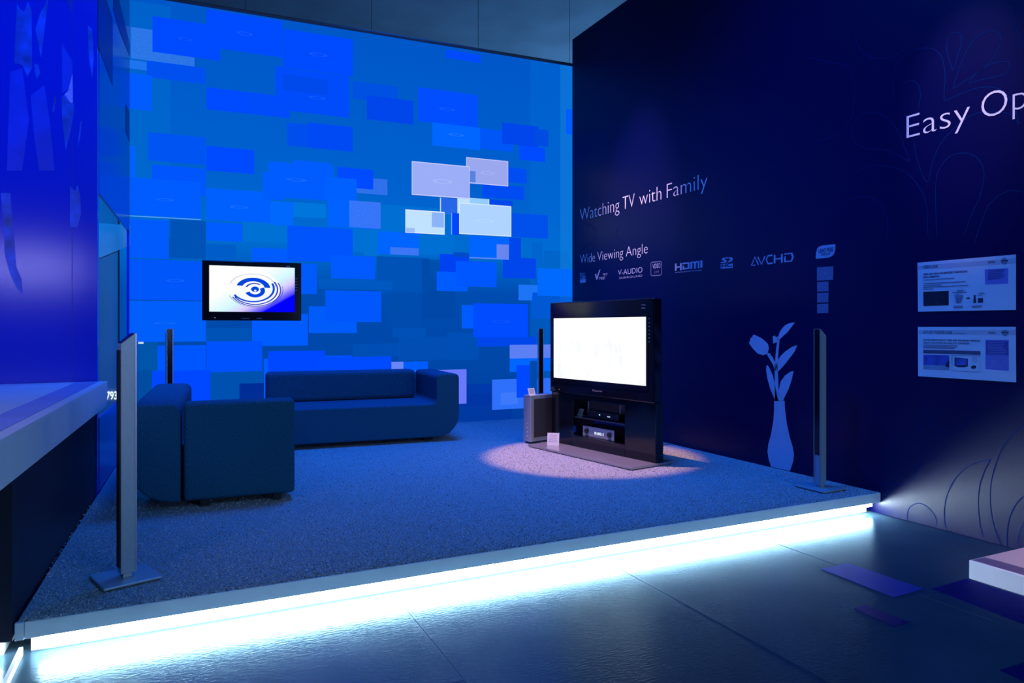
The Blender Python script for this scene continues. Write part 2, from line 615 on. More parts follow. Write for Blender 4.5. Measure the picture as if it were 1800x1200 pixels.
# ================================================================== PROJECTION SCREEN
def screen_material():
    m = bpy.data.materials.new('projected_picture')
    m.use_nodes = True
    nt = m.node_tree
    nt.nodes.clear()
    N, LK = nt.nodes, nt.links
    out = N.new('ShaderNodeOutputMaterial')
    em = N.new('ShaderNodeEmission')
    tc = N.new('ShaderNodeTexCoord')
    sp = N.new('ShaderNodeSeparateXYZ')
    LK.new(tc.outputs['Object'], sp.inputs[0])
    U, V = sp.outputs['X'], sp.outputs['Z']
    cr = N.new('ShaderNodeValToRGB')
    mr = N.new('ShaderNodeMapRange')
    mr.inputs[1].default_value = 0.0
    mr.inputs[2].default_value = 5.2
    LK.new(V, mr.inputs[0])
    LK.new(mr.outputs[0], cr.inputs[0])
    el = cr.color_ramp.elements
    el[0].position = 0.0
    el[0].color = (*srgb((0, 58, 158)), 1)
    el[1].position = 1.0
    el[1].color = (*srgb((0, 86, 200)), 1)
    for p, c in ((0.16, (0, 70, 166)), (0.36, (0, 76, 176)), (0.47, (0, 108, 208)), (0.60, (0, 98, 206))):
        e = el.new(p)
        e.color = (*srgb(c), 1)
    cur = cr.outputs[0]

    def grain(scale, amt):
        n = N.new('ShaderNodeTexNoise')
        n.inputs['Scale'].default_value = scale
        n.inputs['Detail'].default_value = 2
        LK.new(tc.outputs['Object'], n.inputs['Vector'])
        r = N.new('ShaderNodeMapRange')
        r.inputs[1].default_value = 0.3
        r.inputs[2].default_value = 0.7
        r.inputs[3].default_value = 1 - amt
        r.inputs[4].default_value = 1
        LK.new(n.outputs['Fac'], r.inputs[0])
        return r.outputs[0]
    g_fine = grain(70, 0.55)

    def mth(op, a, b=None, c=None):
        n = N.new('ShaderNodeMath')
        n.operation = op
        for i, v in enumerate((a, b, c)):
            if v is None:
                continue
            if hasattr(v, 'is_output'):
                LK.new(v, n.inputs[i])
            else:
                n.inputs[i].default_value = v
        return n.outputs[0]

    def over(fac, color):
        nonlocal cur
        mx = N.new('ShaderNodeMix')
        mx.data_type = 'RGBA'
        if hasattr(fac, 'is_output'):
            LK.new(fac, mx.inputs[0])
        else:
            mx.inputs[0].default_value = fac
        LK.new(cur, mx.inputs[6])
        mx.inputs[7].default_value = (*srgb(color), 1)
        cur = mx.outputs[2]

    def rect(x0, y0, x1, y1, c, a=1.0, fuzzy=False):
        s0, z1 = P_SCREEN.hit(x0, y0)
        s1, z0 = P_SCREEN.hit(x1, y1)
        fu = mth('COMPARE', U, (s0 + s1) / 2, abs(s1 - s0) / 2)
        fv = mth('COMPARE', V, (z0 + z1) / 2, abs(z1 - z0) / 2)
        f = mth('MULTIPLY', fu, fv)
        if fuzzy:
            f = mth('MULTIPLY', f, g_fine)
        if a < 1.0:
            f = mth('MULTIPLY', f, a)
        over(f, c)

    B = (0, 74, 255)
    A = (0, 92, 255)
    D = (0, 70, 234)
    T = (0, 112, 212)
    K = (0, 82, 182)
    for r in RECTS(B, A, D, T, K):
        rect(*r)
    # the faint emblem in the middle of the projected screens
    for (x, y, w, h, c) in ((778, 319, 17, 4, (190, 205, 255)), (857, 304, 12, 3, (185, 195, 250)), (853, 388, 16, 3, (205, 230, 255)),
                            (430, 59, 14, 3, (40, 110, 255)), (560, 96, 16, 3, (40, 110, 255)), (326, 69, 12, 3, (30, 100, 255)),
                            (786, 192, 14, 2.5, (40, 110, 255)), (802, 237, 13, 2.5, (60, 140, 255)), (521, 316, 17, 2.5, (50, 130, 255)),
                            (420, 364, 16, 2.5, (50, 130, 255)), (557, 172, 15, 2.5, (40, 110, 255)), (290, 351, 15, 2.5, (40, 125, 255)),
                            (880, 565, 16, 2.5, (30, 100, 255)), (308, 493, 16, 2.5, (40, 120, 255)), (290, 568, 20, 2, (40, 125, 255))):
        s, z = P_SCREEN.hit(x, y)
        s2, _ = P_SCREEN.hit(x + w, y)
        _, z2 = P_SCREEN.hit(x, y - h)
        du = mth('DIVIDE', mth('SUBTRACT', U, s), s2 - s)
        dv = mth('DIVIDE', mth('SUBTRACT', V, z), z2 - z)
        rr = mth('ADD', mth('MULTIPLY', du, du), mth('MULTIPLY', dv, dv))
        f = mth('MULTIPLY', mth('COMPARE', rr, 0.75, 0.3), 0.32)
        over(f, c)
    LK.new(cur, em.inputs[0])
    em.inputs[1].default_value = 1.0
    LK.new(em.outputs[0], out.inputs[0])
    return m


def RECTS(B, A, D, T, K):
    LT = (52, 124, 240)
    return [
        # darker and teal panes first
        (297, 385, 362, 455, K), (427, 380, 505, 427, T), (363, 428, 415, 457, (0, 92, 200)), (362, 576, 442, 600, K), (370, 652, 463, 720, (0, 80, 175)),
        (421, 674, 464, 712, (0, 45, 150)), (662, 450, 755, 517, (0, 82, 182)), (687, 512, 742, 576, (0, 76, 172), 0.6), (560, 490, 690, 510, (0, 92, 196), 0.7),
        (690, 576, 748, 592, (0, 84, 190), 0.6), (700, 592, 786, 632, (0, 80, 186), 0.6), (786, 584, 842, 632, (0, 82, 188), 0.6), (620, 604, 704, 626, (0, 82, 188), 0.6),
        (742, 455, 800, 560, (0, 70, 164), 0.7), (956, 440, 1000, 470, (0, 96, 196)), (935, 425, 954, 470, (0, 96, 200)), (243, 600, 277, 652, (0, 84, 170)), (244, 650, 266, 720, (0, 76, 160)),
        (790, 676, 870, 712, (0, 52, 170), 0.7), (620, 700, 900, 745, (0, 50, 160), 0.5),
        (932, 0, 1006, 760, (0, 108, 216), 0.35), (985, 0, 1030, 760, (20, 130, 226), 0.45), (228, 0, 300, 420, (0, 110, 206), 0.4),
        (615, 355, 800, 450, T, 0.8), (640, 400, 665, 450, T),
        # top
        (230, 47, 341.7, 117, LT, 1.0, True), (228, 105, 259, 124, (30, 116, 240)),
        (258, 106, 361, 148, (0, 80, 240)), (268, 28, 387, 107, B), (363, 16, 496, 101, B), (228, 128, 267, 195, A),
        (497, 50, 620.5, 134, B), (484, 116, 614, 207, (0, 76, 250)), (497, 130, 577, 168, (0, 74, 236)), (363, 153, 510, 208, B), (438, 164, 510, 208, (0, 76, 250)),
        (505, 215, 620, 267, (0, 78, 236)), (542, 215, 620, 266, (0, 74, 244)), (784, 87, 845, 111, B), (995, 191, 1020, 238, A),
        (620, 142, 699, 183, (0, 80, 226)), (645, 167, 727, 219, D), (735, 153, 839, 225, (0, 80, 255)), (760, 215, 844, 264, (0, 102, 255)), (735, 153, 838, 224, (0, 78, 255)),
        (844, 225, 902, 267, (0, 86, 246)), (883, 215, 947, 259, D), (940, 226, 964, 258, (0, 76, 226)), (913, 255, 958, 285, B),
        # middle left
        (260, 232, 362, 290, (0, 84, 242)), (363, 256, 447, 306, B), (267, 289, 362, 345, (0, 86, 252)), (229, 256, 238, 312, (0, 98, 255)), (229, 311, 353, 384, A), (229, 380, 353, 385.2, (90, 160, 255)),
        (472, 283, 586, 353, A), (516, 281, 582, 300, A), (363, 330, 475, 392, (0, 96, 255)), (462, 302, 500, 352, A), (475, 353, 516, 397, (0, 104, 252)), (516, 355, 573, 384, (0, 118, 220)),
        (593, 293, 656, 333, B), (627, 311, 681, 343, (56, 118, 244), 1.0, True), (593, 293, 656, 333, B), (570, 310, 627, 355, (0, 96, 255)), (576, 350, 669, 403, (0, 98, 255)), (614, 352, 669, 402, (64, 124, 246), 1.0, True),
        (229, 384, 297, 455, (0, 90, 252)), (363, 390, 426, 425, A), (442, 435, 508, 462, A), (505, 396, 620, 462, (0, 84, 252)), (582, 448, 659, 491, (0, 90, 255)), (528, 463, 557, 517, (0, 90, 250)),
        (572, 510, 670, 566, (0, 88, 252)), (543, 538, 627, 585, (0, 92, 250)), (572, 510, 670, 566, (0, 88, 252)), (443, 551, 541, 607, (0, 92, 255)),
        (228, 455, 356, 528, (0, 86, 250)), (228, 528, 362, 600, (0, 94, 250)), (363, 600, 461, 652, (0, 82, 255)), (277, 607, 362, 652, (0, 86, 255)), (267, 652, 370, 720, (0, 72, 255)), (471, 617, 571, 700, (0, 72, 255)),
        (464, 630, 471, 720, (0, 92, 255)), (571, 625, 619, 700, (0, 82, 255)), (560, 628, 688, 700, B), (243, 600.7, 252.3, 604, (200, 220, 255)),
        # middle right
        (848, 322, 921, 352, (0, 76, 242)), (893, 294, 926, 323, (0, 78, 242)), (860, 350, 901, 362, (0, 72, 235)), (899, 374, 963, 419.5, (0, 80, 236)),
        (664, 406, 736, 449, (0, 100, 255)), (686, 434, 736, 449, (70, 124, 242), 1.0, True), (773, 446, 824, 480, (0, 66, 242)), (797, 443, 826, 452, (0, 76, 200)),
        (767.6, 477, 822, 512, A), (801, 458, 872.6, 504.6, (0, 86, 255)), (884, 452, 942, 490, D), (895, 417, 916, 455, D), (825, 414, 894.5, 456.5, (0, 100, 255)), (873, 429, 894.5, 456.5, (104, 134, 238)), (825, 451.5, 894.5, 456.5, (90, 140, 255)),
        (945, 471, 1020, 521, (0, 106, 255)), (911.5, 500, 945, 528, (28, 116, 246)), (936, 514, 945, 528, (0, 84, 220)),
        (838, 592, 942, 608, D), (832, 533, 928, 592, (0, 76, 255)), (812, 536, 832, 577, A), (935, 520, 1010, 560, (0, 88, 220), 0.7),
        (896, 606, 1000, 651, (0, 102, 255)), (896, 606, 1000, 628, (92, 128, 244)), (865, 667, 970, 715, (46, 112, 250)), (880, 690, 910, 710, (80, 136, 250), 0.5, True), (908, 642, 933, 698, (0, 72, 255)), (931, 634, 944, 704, (0, 74, 172)),
        (688, 636, 752, 664, A), (688, 636, 709, 660, (104, 134, 250)), (730, 651, 820, 709, (104, 122, 252)), (735, 664, 742, 700, (60, 100, 240)),
        # the lit panes
        (773.9, 347.5, 804, 378, (46, 104, 238), 1.0, True), (773.5, 347.5, 775.2, 373, (200, 220, 255)), (794, 374, 807, 413, (0, 70, 250)), (793, 374, 794.5, 412, (120, 170, 255)),
        (804, 346, 860, 361, (190, 225, 255)), (826, 347.5, 858.5, 361, (148, 205, 255)), (804, 346, 809, 375, (195, 225, 255)),
        (819.4, 275.9, 893.3, 327.7, (190, 198, 255)), (820.4, 277.5, 892.3, 326, (156, 168, 238)), (825, 300, 836, 321, (88, 132, 222)),
        (723.7, 282.9, 825.7, 349.8, (195, 205, 255)), (724.7, 284.5, 824.7, 348, (156, 174, 248)),
        (807.2, 355.7, 898.7, 415.9, (215, 235, 255)), (808.4, 357.4, 897.5, 414.2, (174, 212, 255)),
        (712.7, 367.8, 781.6, 412.4, (225, 240, 255)), (713.8, 369.2, 780.5, 411, (192, 226, 255)), (759, 373, 780.5, 400, (140, 180, 248)), (714, 400, 729, 409, (150, 178, 246), 0.8),
    ]


scr_rot = math.atan2(P_SCREEN.u.y, P_SCREEN.u.x)
scr = thing('projection_screen', 'tall hanging screen glowing blue with projected overlapping rectangles', 'screen', (P_SCREEN.o.x, P_SCREEN.o.y, PZ), scr_rot)
bm = bmesh.new()
add_box(bm, -0.10, 0.0, 0.02, 6.6, 0.006, 5.14)
cv = bm_obj('canvas', bm, screen_material(), scr)
cv.location = (0, 0, 0)
# the canvas keeps its own origin on the hall floor so that its pattern is measured from there
cv.location.z = -PZ
bm = bmesh.new()
add_tube(bm, (-0.12, 0.0, 5.15 - PZ), (6.6, 0.0, 5.15 - PZ), 0.022, 12)
bm_obj('top_rail', bm, mat('rail_grey', (0.10, 0.13, 0.17), 0.5, noise=(20, 0.1)), scr)
M_WIRE = mat('steel_wire', (0.02, 0.025, 0.03), 0.5, metal=0.5, noise=(30, 0.1))
for px in (432, 653, 840.5, 1001):
    s, _ = P_SCREEN.hit(px, 100)
    bm = bmesh.new()
    add_tube(bm, (s, 0, 5.15 - PZ), (s, 0, 7.3 - PZ), 0.003, 6)
    bm_obj('wire', bm, M_WIRE, scr)

# ================================================================== SOFAS
def sofa_back():
    p = thing('sofa', 'long grey sofa with one curved arm standing before the projection screen', 'sofa', (2.862, 7.29, PZ + 0.007), R_(-4.2))
    L, dp = 2.02, 1.0
    prof = round_poly([(-L, 0.045), (0, 0.045), (0, 0.735), (-0.262, 0.735), (-0.262, 0.41), (-L, 0.41)],
                      [0.04, 0.24, 0.05, 0.05, 0.05, 0.04])
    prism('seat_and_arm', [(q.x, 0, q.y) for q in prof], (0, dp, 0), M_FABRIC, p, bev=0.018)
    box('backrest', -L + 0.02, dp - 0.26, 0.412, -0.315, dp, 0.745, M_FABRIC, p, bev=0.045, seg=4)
    for x in (-L + 0.15, -0.34):
        for y in (0.10, dp - 0.16):
            box('foot', x - 0.04, y, 0.0, x + 0.04, y + 0.06, 0.047, M_BLACKM, p, bev=0.004)
    return p


def sofa_left():
    p = thing('sofa', 'grey sofa seen from its closed near end beside the front tower speaker', 'sofa', (0.055, 5.335, PZ + 0.007), R_(-3.2))
    L = 1.98
    # the long piece: an upright back that curves under into the seat
    prof = round_poly([(-0.335, 0.045), (0.735, 0.045), (0.735, 0.41), (-0.012, 0.41), (-0.012, 0.722), (-0.335, 0.722)],
                      [0.28, 0.05, 0.05, 0.02, 0.06, 0.06])
    a = [(q.x, 0.215, q.y) for q in prof]
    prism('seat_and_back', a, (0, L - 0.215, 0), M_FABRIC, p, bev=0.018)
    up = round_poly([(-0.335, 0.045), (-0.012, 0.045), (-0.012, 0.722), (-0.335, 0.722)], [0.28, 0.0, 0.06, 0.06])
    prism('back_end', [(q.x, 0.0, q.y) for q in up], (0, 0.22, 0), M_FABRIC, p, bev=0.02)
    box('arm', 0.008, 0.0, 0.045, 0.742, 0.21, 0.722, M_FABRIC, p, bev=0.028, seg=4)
    for x in (0.14, 0.62):
        for y in (0.03, L - 0.2):
            box('foot', x - 0.03, y, 0.0, x + 0.03, y + 0.06, 0.047, M_BLACKM, p, bev=0.004)
    return p


sofa_back()
sofa_left()


# ================================================================== TOWER SPEAKERS
def speaker(label, x, y, az, h=1.228, low=0.26):
    """az: compass direction of the grille, degrees from +Y towards +X"""
    t = thing('tower_speaker', label, 'speaker', (x, y, PZ + 0.007), R_(180 - az), 'slim tower speakers around the seating')
    w, d, drop = 0.029, 0.064, 0.052
    # aluminium column, its top cut down towards the back
    col = prism('column', [(-w, 0, 0.03), (-w, d, 0.03), (-w, d, h - drop), (-w, 0, h)], (2 * w, 0, 0), M_SILVER, t, bev=0.003)
    prism('top_cap', [(-w + 0.002, 0.004, h - 0.0005), (-w + 0.002, d - 0.004, h - drop + 0.0035), (-w + 0.002, d - 0.004, h - drop + 0.0065), (-w + 0.002, 0.004, h + 0.0025)], (2 * w - 0.004, 0, 0), M_BLACK, col)
    box('grille', -w + 0.006, -0.007, low, w - 0.006, 0.0, h - 0.004, M_BLACK, t, bev=0.003)
    box('back_panel', -w + 0.004, d, 0.06, w - 0.004, d + 0.006, h - drop - 0.03, M_BLACKM, t)
    for s in (-1, 1):
        box('edge_strip', s * (w - 0.0018) - 0.0018, -0.0085, 0.03, s * (w - 0.0018) + 0.0018, 0.001, h, M_CHROME, col)
    box('neck', -0.021, 0.012, 0.010, 0.021, d - 0.012, 0.032, M_SILVER, col)
    box('base_plate', -0.135, -0.095, 0.0, 0.135, 0.165, 0.012, M_SILVER, t, bev=0.004)
    return t


def at_floor(px, d):
    r = ray(px, 576)
    return r.x * d, r.y * d


x, y = at_floor(234.5, 3.52)
speaker('silver tower speaker standing alone at the left front of the platform', x, y, 72, h=1.215)
x, y = at_floor(1437, 5.44)
speaker('silver and black tower speaker beside the flower vase decal', x, y, 268, h=1.235)
x, y = at_floor(298.5, 7.15)
speaker('thin dark tower speaker behind the near sofa below the hanging television', x, y, 168, h=1.232)
x, y = at_floor(951, 8.5)
speaker('thin dark tower speaker behind the subwoofer and floor television', x, y, 196, h=1.235)


# ================================================================== FLOOR TELEVISION ON RACK
TV_ROT = R_(-80.5)
TVC = Vector((3.79, 5.886, PZ + 0.007))
P_TV = Plane(TVC.x, TVC.y, math.cos(TV_ROT), math.sin(TV_ROT))
tv = thing('television_rack', 'black rack stand on silver base under the large floor television', 'tv stand', TVC, TV_ROT)
HWD = 0.752
Z0 = PZ + 0.007


def tvp(px, py, off=0.0):
    s, z = P_TV.hit(px, py, off)
    return s, z - Z0


# rack: two cheeks, top and bottom rails, shelf and side walls leave an open bay
bx0, _ = tvp(1007.5, 740)
bx1, _ = tvp(1098, 740)
zt = 0.56
for (a, b, n) in ((-HWD, bx0, 'cheek'), (bx1, HWD, 'cheek')):
    box(n, a, 0.0, 0.02, b, 0.05, zt, M_BLACK, tv, bev=0.004)
box('bottom_rail', bx0, 0.0, 0.02, bx1, 0.05, 0.135, M_BLACK, tv)
box('top_rail', bx0, 0.0, zt - 0.045, bx1, 0.05, zt, M_BLACK, tv)
box('bay_floor', bx0 - 0.05, 0.05, 0.10, bx1 + 0.05, 0.33, 0.125, M_BLACKM, tv)
box('shelf', bx0 - 0.05, 0.02, 0.315, bx1 + 0.05, 0.33, 0.327, mat('smoked_glass_shelf', (0.02, 0.03, 0.06), 0.1, noise=(5, 0.1)), tv)
for xx in (bx0 - 0.06, bx1 + 0.05):
    box('side_wall', xx, 0.05, 0.02, xx + 0.012, 0.33, zt, M_BLACKM, tv)
box('base_plate', -0.755, -0.315, 0.0, 0.765, 0.22, 0.020, mat('silver_base', (0.42, 0.42, 0.44), 0.30, metal=0.6, noise=(30, 0.05)), tv, bev=0.004)
box('edge_post', HWD - 0.012, 0.05, 0.02, HWD, 0.10, zt, M_BLACK, tv)

# the television itself stands on the rack
tvs = thing('television', 'large black floor television with bright white picture standing on a black rack', 'television', (TVC.x, TVC.y, Z0 + zt + 0.001), TV_ROT)
base = zt + 0.001
sx0, sz1 = tvp(977, 559.5)
sx1, sz0 = tvp(1139, 678)
_, sz0b = tvp(977, 663)
top = 1.512 - base
box('cabinet', -HWD, -0.022, 0.0, HWD, 0.085, top, M_BLACK, tvs, bev=0.012, seg=3)
a, b, c, d = sx0 - 0.004, sx1 + 0.004, sz0b - 0.05 - base, sz1 + 0.05 - base
box('glass_front', a - 0.02, -0.026, c - 0.0, b + 0.02, -0.0215, d, M_BLACK, tvs)


def picture_material():
    m = bpy.data.materials.new('bright_picture')
    m.use_nodes = True
    nt = m.node_tree
    nt.nodes.clear()
    o = nt.nodes.new('ShaderNodeOutputMaterial')
    e = nt.nodes.new('ShaderNodeEmission')
    tc = nt.nodes.new('ShaderNodeTexCoord')
    mp = nt.nodes.new('ShaderNodeMapping')
    mp.inputs['Scale'].default_value = (5, 1, 2.0)
    n = nt.nodes.new('ShaderNodeTexNoise')
    n.inputs['Scale'].default_value = 1.6
    n.inputs['Detail'].default_value = 6
    n.inputs['Roughness'].default_value = 0.7
    cr = nt.nodes.new('ShaderNodeValToRGB')
    cr.color_ramp.elements[0].position = 0.24
    cr.color_ramp.elements[0].color = (0.78, 0.83, 0.90, 1)
    cr.color_ramp.elements[1].position = 0.52
    cr.color_ramp.elements[1].color = (1.0, 1.0, 1.0, 1)
    nt.links.new(tc.outputs['Object'], mp.inputs[0])
    nt.links.new(mp.outputs[0], n.inputs['Vector'])
    nt.links.new(n.outputs['Fac'], cr.inputs[0])
    nt.links.new(cr.outputs[0], e.inputs[0])
    e.inputs[1].default_value = 1.05
    nt.links.new(e.outputs[0], o.inputs[0])
    return m


box('picture', sx0, -0.028, sz0b - base, sx1, -0.0255, sz1 - base, picture_material(), tvs)
M_TVMARK = mat('grey_mark', (0.35, 0.36, 0.42), 0.4, noise=(20, 0.05))
text_local('Panasonic', M_TVMARK, -0.07, 0.07, 0.052, 0.018, -0.0225, 'maker_mark', tvs)
M_STK = mat('dim_sticker', (0.10, 0.14, 0.20), 0.4, noise=(60, 0.3))
for (xx, zz, w, h) in ((0.60, top - 0.065, 0.05, 0.012), (0.60, top - 0.095, 0.05, 0.012)):
    box('corner_sticker', xx, -0.0235, zz, xx + w, -0.0215, zz + h, M_STK, tvs)
for k in range(7):
    box('side_sticker', 0.675, -0.0235, top - 0.19 - 0.035 * k, 0.705, -0.0215, top - 0.182 - 0.035 * k, M_STK, tvs)
box('power_light', -0.60, -0.0235, 0.030, -0.592, -0.0215, 0.036, emat('power_led', (0.9, 0.7, 0.7), 0.6), tvs)

# things inside the rack
def dev_root(name, label, cat, sx, sy, sz):
    p = P_TV.pos(sx, Z0 + sz, -sy)
    return thing(name, label, cat, p, TV_ROT)


sa, _ = tvp(1030, 740, -0.06)
sb, _ = tvp(1087, 740, -0.06)
w = (sb - sa)
dv = dev_root('video_player', 'black video player with small blue light on the upper rack shelf', 'video player', (sa + sb) / 2, 0.07, 0.3275)
box('case', -w / 2, 0.0, 0.006, w / 2, 0.22, 0.075, M_BLACK, dv, bev=0.003)
fp = box('front_panel', -w / 2 + 0.004, -0.004, 0.010, w / 2 - 0.004, 0.0, 0.070, mat('dark_front', (0.015, 0.015, 0.02), 0.3, noise=(20, 0.1)), dv)
box('display_light', -0.045, -0.006, 0.040, -0.030, -0.0035, 0.048, emat('blue_led', (0.35, 0.6, 1.0), 2.0), fp)
box('display_digits', 0.075, -0.006, 0.034, 0.115, -0.0035, 0.042, emat('white_led', (0.6, 0.7, 0.9), 0.9), fp)
for s in (-1, 1):
    box('foot', s * w * 0.35 - 0.02, 0.03, 0.0, s * w * 0.35 + 0.02, 0.19, 0.007, M_BLACKM, dv)
dv = dev_root('disc_recorder', 'dark recorder with silver edges lying on the black player in the rack', 'recorder', (sa + sb) / 2, 0.09, 0.4035)
box('case', -w / 2 + 0.01, 0.0, 0.0, w / 2 - 0.01, 0.18, 0.085, M_BLACKM, dv, bev=0.003)
for s in (-1, 1):
    box('side_edge', s * (w / 2 - 0.006) - 0.004, -0.004, 0.0, s * (w / 2 - 0.006) + 0.004, 0.18, 0.087, M_SILVER, dv)
sa, _ = tvp(1024, 770, -0.05)
sb, _ = tvp(1079, 775, -0.05)
w = sb - sa
dv = dev_root('receiver', 'silver fronted receiver with round knobs in the lower rack bay', 'receiver', (sa + sb) / 2, 0.06, 0.1255)
box('case', -w / 2, 0.0, 0.006, w / 2, 0.24, 0.118, M_BLACKM, dv, bev=0.003)
fp = box('front_panel', -w / 2, -0.008, 0.010, w / 2, 0.0, 0.115, M_SILVER, dv, bev=0.003)
for xx in (-w * 0.36, w * 0.37):
    bm = bmesh.new()
    add_tube(bm, (xx, -0.022, 0.066), (xx, -0.008, 0.066), 0.026, 20)
    bm_obj('knob', bm, M_BLACKM, fp)
text_local('0:00:1', emat('cold_digits', (0.8, 0.9, 1.0), 1.6), -0.05, 0.08, 0.045, 0.026, -0.0092, 'display_digits', fp)
for s in (-1, 1):
    box('foot', s * w * 0.35 - 0.02, 0.03, 0.0, s * w * 0.35 + 0.02, 0.2, 0.007, M_BLACKM, dv)
box('side_light', -w / 2 - 0.006, 0.0, 0.02, -w / 2 - 0.001, 0.05, 0.085, emat('deep_blue_led', (0.02, 0.08, 1.0), 2.2), dv)


def info_tag(label, loc, rz, w, h, lean=0.35, paper=M_PAPER):
    """small folded price card: a leaning sheet with a foot"""
    t = thing('price_card', label, 'card', loc, rz, 'small price cards')
    k = math.tan(lean)
    prism('sheet', [(-w / 2, 0, 0.001), (-w / 2, k * h, h), (-w / 2, k * h + 0.0015, h), (-w / 2, 0.0015, 0.001)], (w, 0, 0), paper, t)
    prism('foot', [(-w / 2, 0.0, 0.0), (-w / 2, k * h + 0.02, 0.0), (-w / 2, k * h + 0.02, 0.0015), (-w / 2, 0.0, 0.0015)], (w, 0, 0), paper, t)
    bm = bmesh.new()
    for i in range(5):
        z = h * (0.80 - 0.13 * i)
        wd = w * random.uniform(0.28, 0.40)
        y0 = k * z - 0.0006
        vs = [bm.verts.new(v) for v in ((-wd, y0, z), (wd, y0, z), (wd, y0 + k * 0.004, z + 0.004), (-wd, y0 + k * 0.004, z + 0.004))]
        bm.faces.new(vs)
    bm_obj('print', bm, mat('card_print', (0.30, 0.28, 0.32), 0.6, noise=(60, 0.2)), t)
    return t


p = on_level(972, 782.5, Z0 + 0.0205)
info_tag('white price card leaning on the silver base of the television rack', (p.x, p.y, Z0 + 0.0205), R_(-38), 0.125, 0.125, 0.25)
p = P_TV.pos(tvp(1020, 735, -0.1)[0], Z0 + 0.3272, -0.09)
info_tag('small card standing beside the black player on the rack shelf', (p.x, p.y, p.z), TV_ROT, 0.075, 0.07, 0.4)

# ================================================================== SUBWOOFER
cn = on_level(933, 777.5, Z0 + 0.012)
sw = thing('subwoofer', 'silver subwoofer box with grey cloth front beside the floor television', 'subwoofer', (cn.x, cn.y, Z0), R_(17))
box('cabinet', 0.0, 0.0, 0.016, 0.36, 0.115, 0.515, M_SILVER, sw, bev=0.006, seg=3)
box('grille', 0.045, -0.006, 0.06, 0.335, 0.0, 0.475, M_GRILLE, sw, bev=0.003)
for (xx, yy) in ((0.03, 0.02), (0.03, 0.095), (0.32, 0.02), (0.32, 0.095)):
    bm = bmesh.new()
    add_tube(bm, (xx, yy, 0.0), (xx, yy, 0.018), 0.014, 12)
    bm_obj('foot', bm, M_BLACKM, sw)
for k in range(4):
    box('control_mark', -0.002, 0.045, 0.07 + k * 0.045, 0.0005, 0.062, 0.082 + k * 0.045, M_PAPER, sw)
c2 = sw.matrix_basis @ Vector((0.035, 0.012, 0.5155))
info_tag('white price card on top of the subwoofer', (c2.x, c2.y, Z0 + 0.5155), R_(6), 0.085, 0.075, 0.35)

# thin cord behind the television
bm = bmesh.new()
pts = [on_level(x, y, Z0 + 0.004) for x, y in ((1135, 786), (1150, 784), (1164, 782.5), (1176, 780.5))]
for i in range(len(pts) - 1):
    add_tube(bm, pts[i], pts[i + 1], 0.004, 6)
tag(bm_obj('cord', bm, mat('red_brown_cord', (0.10, 0.02, 0.015), 0.5, noise=(40, 0.1))), 'thin dark red cord on the carpet behind the television', 'cord')

# ================================================================== HANGING TELEVISION
P_WTV = Plane(P_SCREEN.o.x + P_SCREEN.n.x * 0.13, P_SCREEN.o.y + P_SCREEN.n.y * 0.13, P_SCREEN.u.x, P_SCREEN.u.y)
s0, z1 = P_WTV.hit(355.2, 456.3)
s1, _ = P_WTV.hit(529.6, 500)
_, z0 = P_WTV.hit(355.2, 563)
pc = P_WTV.pos((s0 + s1) / 2, z0)
wt = thing('television', 'wide black television showing water ripples hanging before the projection screen', 'television', pc, scr_rot)
hw, hh = (s1 - s0) / 2, z1 - z0
box('cabinet', -hw, 0.0, 0.0, hw, 0.075, hh, M_BLACK, wt, bev=0.008, seg=3)
box('wall_mount', -0.25, 0.075, hh * 0.3, 0.25, 0.128, hh * 0.75, M_BLACKM, wt)
a0, b1 = P_WTV.hit(367.8, 466)
a1, _ = P_WTV.hit(518, 500)
_, b0 = P_WTV.hit(368, 547.3)
mid = (s0 + s1) / 2


